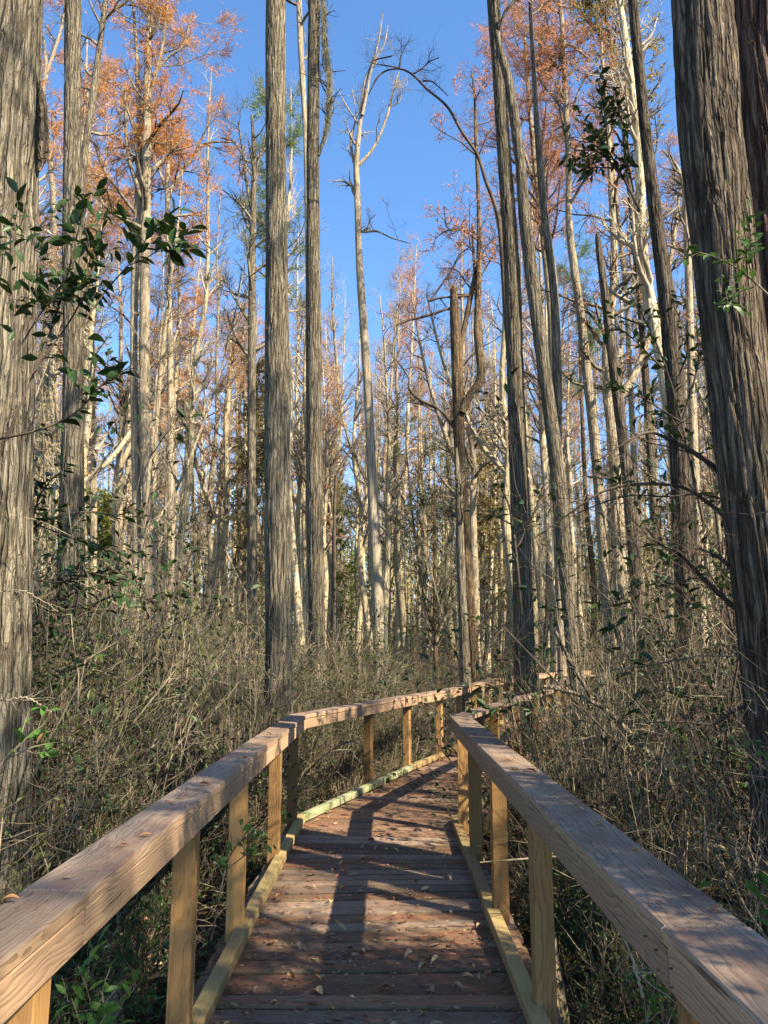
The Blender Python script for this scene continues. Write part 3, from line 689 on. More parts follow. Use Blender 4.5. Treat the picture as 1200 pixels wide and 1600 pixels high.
big_tree('cypress_tree', 'dark straight trunk leaning left beside the big tree at the right edge', 'tree',
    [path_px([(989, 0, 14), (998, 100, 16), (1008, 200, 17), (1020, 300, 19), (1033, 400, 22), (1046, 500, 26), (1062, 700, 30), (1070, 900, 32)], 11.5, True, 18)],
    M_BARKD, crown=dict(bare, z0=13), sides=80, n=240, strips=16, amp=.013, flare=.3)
big_tree('cypress_tree', 'knobby pale trunk with a crooked side limb, left of the massive trunk', 'tree',
    [path_px([(1066, 255, 5), (1070, 275, 8), (1073, 350, 10), (1078, 500, 11), (1084, 700, 13)], 17, True, 13),
     path_px([(1035, 235, 3), (1048, 248, 4), (1060, 265, 5), (1067, 290, 5), (1070, 330, 6)], 17, False)],
    M_PALE, M_TWIG, None, dict(z0=9.5, nl=10, ln=1.2), 28, 90, 8, .01)
def lm(pts, Y): return path_px(pts, Y, False)
def lmo(pts, Y): return np.array([[*at(x, y, Y), wd*.5*mpp(at(x, y, Y))] for x, y, wd in pts])
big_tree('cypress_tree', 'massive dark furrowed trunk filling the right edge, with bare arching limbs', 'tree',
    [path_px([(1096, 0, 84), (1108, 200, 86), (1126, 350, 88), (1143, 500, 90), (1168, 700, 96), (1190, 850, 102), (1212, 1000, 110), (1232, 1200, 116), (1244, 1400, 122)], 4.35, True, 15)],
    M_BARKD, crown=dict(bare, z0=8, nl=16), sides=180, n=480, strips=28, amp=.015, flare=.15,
    limbs=[lmo([(1140, 760, 12), (1126, 740, 9), (1087, 709, 8), (1050, 689, 6), (1016, 676, 4), (982, 689, 2.5), (930, 722, 1.6)], 4.5),
           lmo([(1155, 835, 10), (1138, 814, 7), (1104, 784, 6), (1070, 763, 5), (1036, 757, 5), (989, 757, 4.5), (945, 767, 4), (911, 787, 3.4), (878, 811, 2.8), (834, 841, 2)], 4.6),
           lmo([(1175, 975, 10), (1155, 956, 8), (1114, 919, 7.5), (1080, 885, 7), (1060, 868, 6), (1033, 851, 5), (1009, 824, 3)], 4.5),
           lmo([(1165, 915, 6), (1148, 895, 5), (1124, 872, 4.5), (1100, 860, 4), (1084, 855, 3)], 4.4),
           lmo([(1186, 1095, 7), (1172, 1100, 6), (1144, 1112, 6), (1115, 1131, 4.5), (1069, 1128, 3), (1000, 1129, 2)], 4.4),
           lmo([(1150, 790, 6), (1122, 778, 4), (1090, 772, 3), (1040, 776, 3), (985, 774, 2.6), (930, 790, 2), (860, 822, 1.5)], 4.8)])
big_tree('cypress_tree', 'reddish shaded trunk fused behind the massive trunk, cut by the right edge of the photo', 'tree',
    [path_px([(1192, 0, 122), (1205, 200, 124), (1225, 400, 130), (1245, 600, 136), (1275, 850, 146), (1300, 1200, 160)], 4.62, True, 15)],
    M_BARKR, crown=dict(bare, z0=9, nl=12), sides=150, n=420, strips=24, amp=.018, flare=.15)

rg = np.random.default_rng(22)
# ------------------------------------------------------------------ far trees: a few kinds, then copies
CL = .5*(LINE_L+LINE_R)
def dwalk(x, y):
    p = np.array([x, y]); best = 1e9
    P = np.vstack([[CL[0, 0], -8], CL, [12, 29]])
    for a, b in zip(P[:-1], P[1:]):
        t = np.clip(((p-a)@(b-a))/((b-a)@(b-a)), 0, 1); best = min(best, float(np.linalg.norm(p-a-t*(b-a))))
    return best
def far_proto(name, label, group, cat, h, r0, bark_m, twig_m, fol_m, z0, nl, ln, fo, fl, fw, up, forkz=None, leaf='needle', sub=6, tw=5, sides=10):
    t = thing(name, label, cat, (0, 0, GZ), group)
    k = 9; z = np.linspace(-.2, h, k); wx = np.cumsum(rg.normal(size=k)*.17*h/20); wy = np.cumsum(rg.normal(size=k)*.08*h/20)
    rr = r0*(1-.88*(np.maximum(z, 0)/h)**1.25)
    A = np.column_stack([wx-wx[0], wy-wy[0], z, rr])
    mb = MB(); trunk(A, mb, sides, 44, 6, .006, int(h*10), .5)
    if forkz:
        C = catmull(A, 40); i = int(forkz/h*40); p = C[i]
        d = rg.normal(size=2)*.10; B = np.array([[p[0], p[1], p[2], p[3]*.8], [p[0]+d[0]*4, p[1]+d[1]*4, p[2]+1.2, p[3]*.7], [p[0]+d[0]*9, p[1]+d[1]*9, p[2]+4, p[3]*.5], [p[0]+d[0]*12, p[1]+d[1]*12, p[2]+7, p[3]*.2]])
        V, q = tubes(catmull(B, 14)[None, :, :3], catmull(B, 14)[None, :, 3], 8); mb.add(V, q, 0, True)
    mb.obj('trunk', bark_m, t)
    tw_, fo_ = MB(), MB()
    add_crown(A, tw_, fo_, rg, z0, nl, ln, 1.0, fo, fl, fw, up, sub, tw, .22, 0, leaf, .0036)
    if forkz: add_crown(B, tw_, fo_, rg, B[1, 2], nl//2, ln*.8, .9, fo//3, fl, fw, up, sub, tw, .22, 0, leaf, .005)
    tw_.obj('crown', twig_m, t, kind='stuff')
    if fo: fo_.obj('foliage', fol_m, t, kind='stuff')
    return t
protos = [
 far_proto('cypress_tree', 'slender pale bare cypress among many alike in the sunlit woods behind', 'bare pale cypresses in the woods behind', 'tree', 20, .165, M_FAR, M_TWIGF, None, 8, 32, 1.4, 0, 0, 0, .15),
 far_proto('cypress_tree', 'slender pale forked bare cypress in the sunlit woods behind', 'bare forked cypresses in the woods behind', 'tree', 19, .17, M_FAR, M_TWIGF, None, 8.5, 30, 1.6, 0, 0, 0, .2, 9),
 far_proto('cypress_tree', 'slim greyer bare cypress in the woods behind', 'bare grey cypresses in the woods behind', 'tree', 21, .16, M_PALE, M_TWIG, None, 6.5, 38, 1.3, 0, 0, 0, .1),
 far_proto('cypress_tree', 'slender cypress with a rust-orange feathery crown in the woods behind', 'rust-crowned cypresses in the woods behind', 'tree', 21, .17, M_FAR, M_TWIGF, M_RUST, 11, 30, 1.7, 8500, .14, .018, .02),
 far_proto('cypress_tree', 'slender cypress with a russet-pink thinning crown in the woods behind', 'russet-crowned cypresses in the woods behind', 'tree', 20, .16, M_FAR, M_TWIGF, M_PINK, 9, 32, 1.6, 6000, .13, .017, .08),
 far_proto('cypress_tree', 'slender forked cypress with sparse russet needles in the woods behind', 'sparse russet cypresses in the woods behind', 'tree', 18, .15, M_PALE, M_TWIG, M_PINK, 7, 30, 1.5, 1700, .15, .02, .1, 8),
 far_proto('tan_leaved_tree', 'small tree still holding dry tan-brown leaves in the woods behind', 'tan-leaved trees in the woods behind', 'tree', 13, .11, M_BARK, M_TWIG, M_TAN, 3, 34, 1.5, 4500, .13, .06, .12, 4, 'leaf'),
 far_proto('pine_tree', 'tall pine with green needle tufts high in the woods behind', 'green pines in the woods behind', 'pine', 21, .16, M_BARKB, M_TWIG, M_PINE, 12.5, 22, 1.9, 9000, .24, .022, .1),
 far_proto('broadleaf_tree', 'yellow-green leafy tree in the sunlit woods behind', 'yellow-green trees in the woods behind', 'tree', 12, .12, M_BARK, M_TWIG, M_YGREEN, 3, 34, 1.9, 9000, .16, .09, .08, 4, 'leaf'),
 far_proto('broadleaf_tree', 'small dusky olive evergreen tree in the woods behind', 'olive evergreens in the woods behind', 'tree', 8.5, .10, M_BARKB, M_TWIG, M_OLIVE, 2, 34, 1.5, 3000, .09, .04, .12, 3, 'leaf'),
 far_proto('sapling', 'thin crooked bare sapling in the woods behind', 'thin bare saplings in the woods behind', 'tree', 10, .055, M_PALE, M_TWIG, None, 1.6, 34, 1.3, 0, 0, 0, .12, 4),
 far_proto('sapling', 'thin leaning tan-leaved sapling in the woods behind', 'thin tan-leaved saplings in the woods behind', 'tree', 9, .05, M_BARK, M_TWIGF, M_TAN, 2.2, 30, 1.2, 900, .08, .03, .12, 3, 'leaf'),
]
used = [False]*len(protos); placed = []
def put(k, x, y, s=1.0, sz=None, rz=None, tilt=(0, 0), label=None, group=None):
    rz = rg.random()*6.283 if rz is None else rz; sz = s if sz is None else sz
    if not used[k] and label is None:
        used[k] = True; t = protos[k]; t.location = (x, y, GZ); t.rotation_euler = (tilt[0], tilt[1], rz); t.scale = (s, s, sz)
    else:
        t = dup(protos[k], (x, y, GZ), rz, (s, s, sz), label, group, tilt)
        if group == '': del t['group']
    placed.append((x, y)); return t
# trees the photo lets one tell apart by place
put(7, *at(452, 900, 27)[:2], .92, 1.13, label='pine whose green tufts stick out right of the tall central trunk', group='')
put(7, *at(20, 900, 30)[:2], .8, label='pine low behind the leftmost trunk with yellow-green tufts', group='')
put(8, *at(165, 900, 36)[:2], .8, label='yellow-green leafy tree between the second trunk and the twin-stemmed cypress', group='')
put(9, *at(682, 900, 22)[:2], .8, .95, label='dusky evergreen with a rounded top left of the broken tree', group='')
put(8, *at(520, 900, 45)[:2], 1.0, label='yellow-green tree low in the gap right of the dark slim trunk', group='')
rg = np.random.default_rng(23)
w_ = np.array([.36, .17, .15, .10, .12, .09, .012, .006, .0, .0, .0, .0]); w_ /= w_.sum()
n_ok = 0; tries = 0
while n_ok < 250 and tries < 9000:
    tries += 1
    y = 16+46*rg.random()**1.05; x = (rg.random()*2-1)*(.56*y+2)
    if dwalk(x, y) < 1.6: continue
    if any((x-a)**2+(y-b)**2 < (.6 if y > 24 else 1.6) for a, b in placed): continue
    px = 600+1200*x/y
    k = int(rg.choice(len(protos), p=w_))
    gap = 500 < px < 745
    if gap and (y < 27): continue
    gap2 = 272 < px < 412
    if (gap2 and y < 27) or (60 < px < 275 and y < 23): continue
    if y < 19 and rg.random() < .4: continue
    if gap and k == 7: k = 0
    if px > 600 and k == 3 and rg.random() < .6: k = 4
    if px < 420 and k in (4, 5) and rg.random() < .3: k = 3
    s = .75+.5*rg.random(); top = 1.0
    if gap:                                # the canopy is lower in the gap where the sky shows
        want = (at(px, 420 if (px < 560 or px > 660) else 470, y)[2]-GZ)*(.8+.3*rg.random()); top = min(1.15, want/20)
        s = min(s, .95)
    if gap2: top = min(1.1, (at(px, 330, y)[2]-GZ)*(.75+.35*rg.random())/20)
    put(k, x, y, s, top*(.85+.3*rg.random()) if gap or gap2 else .85+.35*rg.random(), tilt=(rg.normal()*.02, rg.normal()*.02)); n_ok += 1
c = 0
while c < 42:                                 # thin saplings between the trunks
    y = 11+38*rg.random(); x = (rg.random()*2-1)*(.54*y+1)
    if dwalk(x, y) < 1.7 or (y < 16 and 500 < 600+1200*x/y < 745): continue
    put(10+int(rg.random() < .4), x, y, .6+.7*rg.random(), .5+.75*rg.random(), tilt=(rg.normal()*.06, rg.normal()*.06)); c += 1
rg = np.random.default_rng(24)
# trees beside and behind the viewpoint: they throw the dappled shade over the walk
for x, y, k, s in ((6.5, -1.5, 2, 1), (9.5, 1.5, 3, 1), (8, -7, 4, 1), (14, -1, 4, 1), (5, -6, 2, .9), (16, -10, 3, 1.1), (3.2, -3.5, 9, .9),
                   (5.6, .4, 9, .7), (2.8, .7, 9, .5), (3.4, 1.9, 9, .55), (4.3, .9, 9, .7), (6.8, -1.6, 9, 1.05), (9.6, -3.6, 9, 1.5), (11, 5.0, 0, 1), (18, 4, 1, 1), (13, 7.5, 4, 1), (-5, -3, 4, 1), (-7, 3, 2, 1)):
    put(k, x, y, s)

rg = np.random.default_rng(25)
# ------------------------------------------------------------------ distant woods: one mass
def distant():
    m = MB(); n = 1500
    y = 62+60*rg.random(n); x = (rg.random(n)*2-1)*(.62*y+6); h = 13+9*rg.random(n)
    K = 5; P = np.zeros((n, K, 3)); t = np.linspace(0, 1, K)
    P[..., 0] = x[:, None]+np.cumsum(rg.normal(size=(n, K))*.18, 1); P[..., 1] = y[:, None]; P[..., 2] = GZ+h[:, None]*t
    Rr = (.10+.09*rg.random(n))[:, None]*(1-.8*t)[None]
    V, q = tubes(P, Rr, 4); m.add(V, q, 0, True)
    P1, R1 = grow(rg, P, Rr, 8, .35, 1, 2.2, .8, 4, .25, .2, .4, .3, .5, .012)
    P2, R2 = grow(rg, P1, R1, 4, .2, 1, 1.0, .8, 3, .25, .1, .6, .4, .3, .01)
    for p, r in ((P1, R1), (P2, R2)): V, q = tubes(p, r, 3); m.add(V, q, 1, False)
    m.obj('distant_trees', [M_FAR, M_TWIGF], kind='stuff', label='far cypress woods that merge into one pale mass')
    for nm, mat_, cnt, zz, seed in (('distant_foliage', [M_PINK, M_PINE, M_TAN], 46000, (4, 17), 1), ('distant_brush', [M_TWIG, M_OLIVE, M_YGREEN, M_TWIGL, M_OLIVE, M_TWIGF], 130000, (0, 11), 2)):
        m = MB(); cy = 46+70*rg.random(600) if seed == 2 else 64+56*rg.random(380)
        cx = (rg.random(len(cy))*2-1)*(.62*cy+5); cz = GZ+zz[0]+(zz[1]-zz[0])*rg.random(len(cy))**1.3
        i = rg.integers(0, len(cy), cnt); o = np.column_stack([cx[i], cy[i], cz[i]])+rg.normal(size=(cnt, 3))*np.array([1.5, 1.2, 1.1])
        o[:, 2] = np.maximum(o[:, 2], GZ)
        mi = (i % len(mat_))
        for k in range(len(mat_)):
            s = mi == k; V, q = quads(o[s], rg.normal(size=(s.sum(), 3))+[0, 0, .4 if seed == 2 else 0], rg.normal(size=(s.sum(), 3)), .5, .07 if seed == 2 and k in (0, 3, 5) else .13); m.add(V, q, k)
        m.obj(nm, mat_, kind='stuff', label='far brush that merges into one tan and green mass' if seed == 2 else 'far crowns that merge into one russet and green haze of twigs')
distant()

rg = np.random.default_rng(26)
# ------------------------------------------------------------------ undergrowth
def shrub(name, label, group, cat, h, n, spread, twig_m, leaf_m=None, nleaf=0, ll=.05, lw=.03, sub=10, tw=4, r0=.015, wob=.22, up=.12, arch=.0, sub_len=.35, lz=0.):
    t = thing(name, label, cat, (0, 0, GZ), group)
    K = 8; P = np.zeros((n, K, 3)); a = rg.random(n)*6.283; rr = spread*.35*np.sqrt(rg.random(n))
    P[:, 0, :2] = np.stack([np.cos(a)*rr, np.sin(a)*rr], 1); P[:, 0, 2] = -.08
    lean = spread*.5*(.2+rg.random(n)); d = unit(np.stack([np.cos(a)*lean, np.sin(a)*lean, np.ones(n)*h*.8], 1)+rg.normal(size=(n, 3))*.15)
    L = h*(.6+.6*rg.random(n))/(K-1)
    for k in range(1, K):
        d = unit(d+rg.normal(size=(n, 3))*wob*.7+np.stack([np.cos(a)*arch*k/K, np.sin(a)*arch*k/K, up*.5-arch*k/K*np.ones(n)*.8], 1)); P[:, k] = P[:, k-1]+d*L[:, None]
    Rr = (r0*(.5+.8*rg.random(n)))[:, None]*np.linspace(1, .25, K)[None]
    P1, R1 = grow(rg, P, Rr, sub, .15, 1, h*sub_len, .85, 5, wob, up, .5, .3, .4, .003)
    P2, R2 = grow(rg, P1, R1, tw, .15, 1, h*sub_len*.45, .8, 4, wob, up*.5, .6, .4, .3, .0019)
    m = MB()
    for p, r, s in ((P, Rr, 5), (P1, R1, 3), (P2, R2, 3)): V, q = tubes(p, r, s); m.add(V, q, 0, True)
    m.obj('stems', twig_m, t, kind='stuff')
    if nleaf:
        m = MB(); i = rg.integers(0, len(P2), nleaf); o, dd, _ = sample(P2, R2, i, rg.random(nleaf)**.7)
        k = o[:, 2] > lz; o, dd = o[k], dd[k]; N = len(o)
        dd = unit(dd+rg.normal(size=dd.shape)*.6+[0, 0, -.1])
        V, q = leaves(o, dd, unit(rg.normal(size=dd.shape)*.45+[0, 0, 1]), ll*(.6+.7*rg.random(N)), lw); m.add(V, q)
        m.obj('leaves', leaf_m, t, kind='stuff')
    return t
SH = [
 shrub('bare_shrub', 'tangled bare grey-tan shrub in the undergrowth', 'bare grey-tan shrubs of the undergrowth', 'shrub', 2.4, 13, 1.7, M_TWIG, None, 0, sub=10, tw=5),
 shrub('bare_shrub', 'bare straw-coloured twiggy shrub in the undergrowth', 'straw-coloured twiggy shrubs', 'shrub', 2.0, 18, 1.8, M_TWIGL, None, 0, sub=9, tw=5, arch=.25),
 shrub('bare_shrub', 'dense drooping tangle of thin dead stems in the undergrowth', 'drooping dead tangles', 'shrub', 2.6, 20, 2.0, M_TWIG, M_TAN, 160, .05, .02, sub=8, tw=5, arch=.5, wob=.3),
 shrub('leafy_shrub', 'dark green small-leaved evergreen shrub in the undergrowth', 'dark green evergreen shrubs', 'shrub', 2.6, 14, 1.5, M_TWIGD, M_DGREEN, 1100, .064, .032, sub=9, tw=5, lz=.4),
 shrub('leafy_shrub', 'olive-green fine-leaved shrub in the undergrowth', 'olive fine-leaved shrubs', 'shrub', 2.2, 16, 1.5, M_TWIG, M_OLIVE, 1100, .055, .026, sub=10, tw=5, lz=.2),
 shrub('leafy_shrub', 'tall thin-stemmed shrub with scattered dark leaves in the undergrowth', 'tall thin-stemmed leafy shrubs', 'shrub', 3.9, 9, 1.3, M_TWIGD, M_DGREEN, 700, .08, .038, sub=9, tw=5, lz=1.2, sub_len=.22),
 shrub('leafy_shrub', 'low bright-green leafy plant at the edge of the boardwalk', 'low green plants beside the boardwalk', 'shrub', .75, 12, 1.0, M_TWIG, M_MID, 300, .06, .036, sub=5, tw=3, r0=.004, sub_len=.4),
 shrub('leafy_shrub', 'low dark-green leafy plant beside the boardwalk', 'low dark plants beside the boardwalk', 'shrub', .9, 16, 1.2, M_TWIGD, M_MID, 650, .055, .030, sub=6, tw=4, r0=.004, sub_len=.4),
 shrub('bare_shrub', 'clump of thin upright straw stems in the undergrowth', 'upright straw stem clumps', 'shrub', 2.3, 34, 1.1, M_TWIGL, None, 0, sub=4, tw=3, r0=.007, wob=.14, up=.25, sub_len=.25),
]
RAD = []
for t_ in SH:
    rr_ = [np.array([v.co[:2] for v in c_.data.vertices][::7]) for c_ in t_.children]
    RAD.append(float(np.percentile(np.linalg.norm(np.vstack(rr_), axis=1), 99.5)))
uS = [False]*len(SH); ns = 0
def puts(k, x, y, s, sz=None, label=None):
    sz = sz or s; rz = rg.random()*6.283
    if not uS[k] and label is None:
        uS[k] = True; t = SH[k]; t.location = (x, y, GZ); t.rotation_euler[2] = rz; t.scale = (s, s, sz); return t
    t = dup(SH[k], (x, y, GZ), rz, (s, s, sz), label)
    if label: del t['group']
    return t
def spray(n, y0, y1, pk, dmin, smul, xr=None, dmax=99, power=1.0):
    c = 0; tr = 0; pk = np.array(pk, float); pk /= pk.sum()
    while c < n and tr < n*30:
        tr += 1; y = y0+(y1-y0)*rg.random()**power; x = (rg.random()*2-1)*(.54*y+1.6) if xr is None else xr[0]+(xr[1]-xr[0])*rg.random()
        dw = dwalk(x, y)
        if dw < dmin or dw > dmax: continue
        cl = math.sin(x*1.1+.7*y+1)*math.sin(.8*y-.5*x+2)
        if rg.random() < .45-.5*cl and smul < 1.3: continue
        q_ = pk.copy(); q_[3:6] *= 2.6 if math.sin(x*.9-1.3*y) > .2 else .45; q_ /= q_.sum()
        k = int(rg.choice(len(SH), p=q_)); s = smul*(.7+.55*rg.random())
        s0 = s; s = min(s, max(0, dw-.86)/RAD[k])   # nothing reaches over the walk
        if s < .24: continue
        puts(k, x, y, s, (.6*s+.4*s0)*(.6+.75*rg.random())); c += 1

#            bare straw droop dk olive tall lowG lowD upright
spray(125, 5, 16, [2.6, .5, 3.2, 5, 2.6, 3.6, 0, 0, .4], 1.6, 1.05)
spray(175, 13, 30, [2.5, 3, 2, 4, 6.5, .8, 0, 0, 2.4], 1.6, .95)
spray(150, 28, 50, [2, 3.5, 1, 1.5, 6, .8, 0, 0, 3], 1.5, 1.35)
spray(60, 2.2, 9, [0, .1, .2, .6, .5, 0, 2.2, 7, .2], 1.42, .85, (-5, 5), 2.4)
spray(44, 7, 16, [.5, 2, 1.5, 0, 1.5, 0, 1.5, 3, 2], 1.4, .8, None, 2.3)
spray(26, 2.5, 7, [1.5, .6, 1.6, 2.4, .8, 1.6, 0, 1, .6], 2.0, .85)
spray(12, 14.5, 20, [1, 4, 1, 1, 2, 0, 0, 0, 4], 1.3, .8, (-1, 3))
for x, y, k, s, l in ((-3.9, 6.2, 5, 1.05, 'tall dark-leaved shrub filling the gap between the two leftmost trunks'),
                      (-4.6, 9.0, 3, 1.35, 'broad dark evergreen shrub below the second trunk from the left'),
                      (-2.2, 7.6, 3, .85, 'dark evergreen shrub left of the foot of the central trunk'),
                      (2.9, 6.3, 5, 1.25, 'tall dark-leaved shrub standing left of the massive trunk at right'),
                      (2.1, 8.8, 3, 1.25, 'dark evergreen bush in front of the leaning pair of trunks'),
                      (3.6, 8.0, 5, 1.5, 'tallest vine-like dark shrub, its leaves against the sky at right'),
                      (1.62, 7.3, 3, .62, 'dark bush pressed against the right railing near its corner'),
                      (2.05, 8.5, 4, .8, 'olive bush hiding the railing beyond the corner at right'),
                      (3.4, 5.0, 2, .95, 'drooping dead tangle just left of the massive trunk at right')):
    puts(k, x, y, s, label=l)

rg = np.random.default_rng(27)
# ground litter: leaves and sticks nobody could count
def litter():
    n = 26000; y = 1.5+17*rg.random(n); x = (rg.random(n)*2-1)*(.55*y+1.5)
    o = np.column_stack([x, y, GZ+.03+.09*rg.random(n)]); m = MB()
    mi = rg.integers(0, 3, n)
    for k in range(3):
        s = mi == k; N = s.sum(); V, q = leaves(o[s], np.column_stack([rg.normal(size=(N, 2)), rg.normal(size=N)*.25]), unit(rg.normal(size=(N, 3))*.35+[0, 0, 1]), .05+.05*rg.random(N), .04, .3); m.add(V, q, k)
    N = 2600; y = 1.5+15*rg.random(N); x = (rg.random(N)*2-1)*(.55*y+1.5); a = rg.random(N)*6.283; L = .2+.9*rg.random(N)
    P0 = np.column_stack([x, y, GZ+.06+.12*rg.random(N)]); D = np.column_stack([np.cos(a), np.sin(a), rg.normal(size=N)*.2])
    P = np.stack([P0, P0+D*L[:, None]*.5+rg.normal(size=(N, 3))*.03, P0+D*L[:, None]], 1); V, q = tubes(P, np.tile([.006, .004, .002], (N, 1)), 3); m.add(V, q, 3, True)
    m.obj('leaf_litter', [M_DROPT, M_DROPR, M_TAN, M_TWIG], kind='stuff', label='dead leaves and sticks covering the swamp floor')
litter()
def twigs_stuff():
    """fine tangle that fills the brush between the shrubs"""
    N = 2600; y = 4.5+14*rg.random(N); x = (rg.random(N)*2-1)*(.55*y+1)
    ok = np.array([dwalk(a, b) > 1.35 for a, b in zip(x, y)]); x, y = x[ok], y[ok]; N = len(x)
    z = GZ+2.3*rg.random(N)**1.6; K = 6; P = np.zeros((N, K, 3)); P[:, 0] = np.column_stack([x, y, z])
    d = unit(np.column_stack([rg.normal(size=(N, 2)), rg.normal(size=N)*.5+.45])); L = (.5+1.1*rg.random(N))/(K-1)
    for k in range(1, K): d = unit(d+rg.normal(size=(N, 3))*.2+[0, 0, -.05]); P[:, k] = P[:, k-1]+d*L[:, None]
    near = np.array([min(dwalk(p[0], p[1]) for p in Q[1::2]) > 1.3 for Q in P]); P = P[near]; N = len(P)
    Rr = (.002+.004*rg.random(N)**2)[:, None]*np.linspace(1, .35, K)[None]
    P1, R1 = grow(rg, P, Rr, 5, .2, 1, .4, .8, 4, .3, .05, .6, .4, .3, .0013)
    m = MB(); V, q = tubes(P, Rr, 4); m.add(V, q, 0, True); V, q = tubes(P1, R1, 3); m.add(V, q, 1, True)
    m.obj('undergrowth', [M_TWIG, M_TWIGL], kind='stuff', label='fine tangle of dead vines and twigs through the undergrowth')
twigs_stuff()

rg = np.random.default_rng(28)
# ------------------------------------------------------------------ leafy sprays one can tell apart, leaf by leaf
def leaf_mesh(name, L, W, mat, curl=.2, fold=.25, cup=0.0, seed=0):
    g = np.random.default_rng(seed); nu = 6; prof = np.array([.06, .62, .95, .92, .6, .03]); us = np.linspace(0, 1, nu)
    V = []
    for u, w in zip(us, prof):
        z = -curl*L*u*u+cup*L*math.sin(u*3.1)*.3
        for s in (-1, -.0, 1): V.append([u*L, s*w*W*.5*(1+.06*g.normal()), z+abs(s)*w*W*.5*fold*2+g.normal()*L*.008])
    m = MB(); q = [[r*3+c, r*3+c+1, r*3+c+4, r*3+c+3] for r in range(nu-1) for c in range(2)]
    m.add(V, q, 0, True)
    st = tubes(np.array([[[-L*.16, 0, 0], [0, 0, 0]]]), np.array([[.0009, .0009]]), 3); m.add(st[0], st[1], 0)
    return m.mesh(name, mat)
LM = {k: [leaf_mesh('leaf', 1, w, mt, c, f, 0, i) for i, (w, c, f) in enumerate(((.45, .15, .12), (.5, .3, .2), (.4, .05, .25)))] for k, mt in (('dark', M_DGREEN), ('mid', M_MID), ('green', M_GREEN), ('orange', M_DROP), ('tan', M_TAN))}
def sprig(name, label, cat, branches, L, Lsd, dens, key='dark', t0=.3, rad=.0, twig=M_TWIGD, odd=None, extra=0, seed=5):
    g = np.random.default_rng(seed); base = branches[0][0, :3].copy()
    r = thing(name, label, cat, tuple(base)); mb = MB(); spots = []
    for B in branches:
        C = catmull(shift(B, base), 18); P = C[None, :, :3]; Rr = np.maximum(C[None, :, 3], .0012)
        V, q = tubes(P, Rr, 6); mb.add(V, q, 0, True)
        P1, R1 = grow(g, P, Rr, 4+extra, t0, .98, L*2.6, .8, 5, .2, .1, .6, .4, .2, .001)
        V, q = tubes(P1, R1, 4); mb.add(V, q, 0, True)
        for Q, a in [(P, t0)]+[(P1[i:i+1], .25) for i in range(len(P1))]:
            ln = np.linalg.norm(np.diff(Q[0], axis=0), axis=1).sum(); n = max(2, int(ln*(1-a)/(L*dens)))
            for k in range(n):
                t = a+(1-a)*(k+.5)/n; p, d, _ = sample(Q, np.ones(Q.shape[:2]), np.array([0]), np.array([t])); spots.append((p[0], d[0], k % 2 or -1))
    mb.obj('twig', twig, r)
    g.shuffle(spots)
    for j, (p, d, s) in enumerate(spots[:290]):
        side = unit(np.cross(d, [0, 0, 1.])+g.normal(size=3)*.35)*s; x = unit(side*.9+d*.6+np.array([0, 0, -.15])+g.normal(size=3)*.25)
        z = unit(np.array([0, 0, 1.])+g.normal(size=3)*.5); y = unit(np.cross(z, x)); z = np.cross(x, y); l = L*(1+g.normal()*Lsd)
        kk = key
        if odd and j in odd: kk = odd[j]
        o = link('leaf', LM[kk][j % 3], r); M = Matrix(np.column_stack([x*l, y*l, z*l]).tolist()).to_4x4(); M.translation = p+x*.1*l; o.matrix_local = M
        if kk != key: o['label'] = 'dry orange leaf'
    return r
sprig('leafy_branch', 'big dark pointed leaves silhouetted in front of the two leftmost trunks', 'branch',
  [lmo([(8, 690, 5), (50, 590, 4), (85, 500, 3.4), (108, 420, 3), (125, 350, 2.4), (142, 300, 1.6)], 3.25), lmo([(60, 570, 4), (110, 500, 3), (140, 440, 2.6), (155, 380, 2), (166, 330, 1.5)], 3.2),
   lmo([(-20, 690, 4), (60, 672, 4), (118, 645, 3.4), (160, 600, 3), (190, 580, 2), (212, 575, 1.4)], 3.1), lmo([(20, 640, 4), (24, 520, 3), (18, 430, 2.6), (24, 350, 2), (30, 300, 1.4)], 3.0),
   lmo([(20, 560, 3), (70, 480, 2.6), (105, 440, 2), (160, 436, 1.5)], 3.15), lmo([(85, 500, 3), (60, 430, 2.4), (70, 370, 2), (88, 320, 1.5)], 3.3)],
  .07, .28, .27, 'dark', .3, odd={11: 'orange'}, extra=2, seed=8)
sprig('leafy_branch', 'spray of broad dark leaves silhouetted in front of the pale twin-stemmed cypress', 'branch',
  [lmo([(120, 520, 3), (165, 455, 2.6), (200, 415, 2.2), (222, 385, 2), (240, 350, 1.5)], 3.2), lmo([(200, 415, 2), (225, 405, 1.8), (250, 392, 1.4), (278, 392, 1)], 3.2)],
  .074, .28, .28, 'dark', .5, extra=2, seed=9)
sprig('leafy_branch', 'dark leafy branch at mid-height right of the leftmost trunk', 'branch',
  [lmo([(30, 860, 5), (60, 820, 4), (100, 805, 3), (150, 800, 2.4), (190, 812, 1.6)], 5), lmo([(45, 840, 4), (60, 780, 3), (80, 750, 2), (105, 730, 1.4)], 5), lmo([(60, 820, 3), (110, 840, 2.4), (150, 850, 2), (185, 880, 1.5)], 5.1),
   lmo([(30, 900, 4), (90, 910, 3), (150, 895, 2.4), (200, 905, 1.5)], 5.2)], .075, .2, .36, 'dark', .2, extra=2, seed=10)
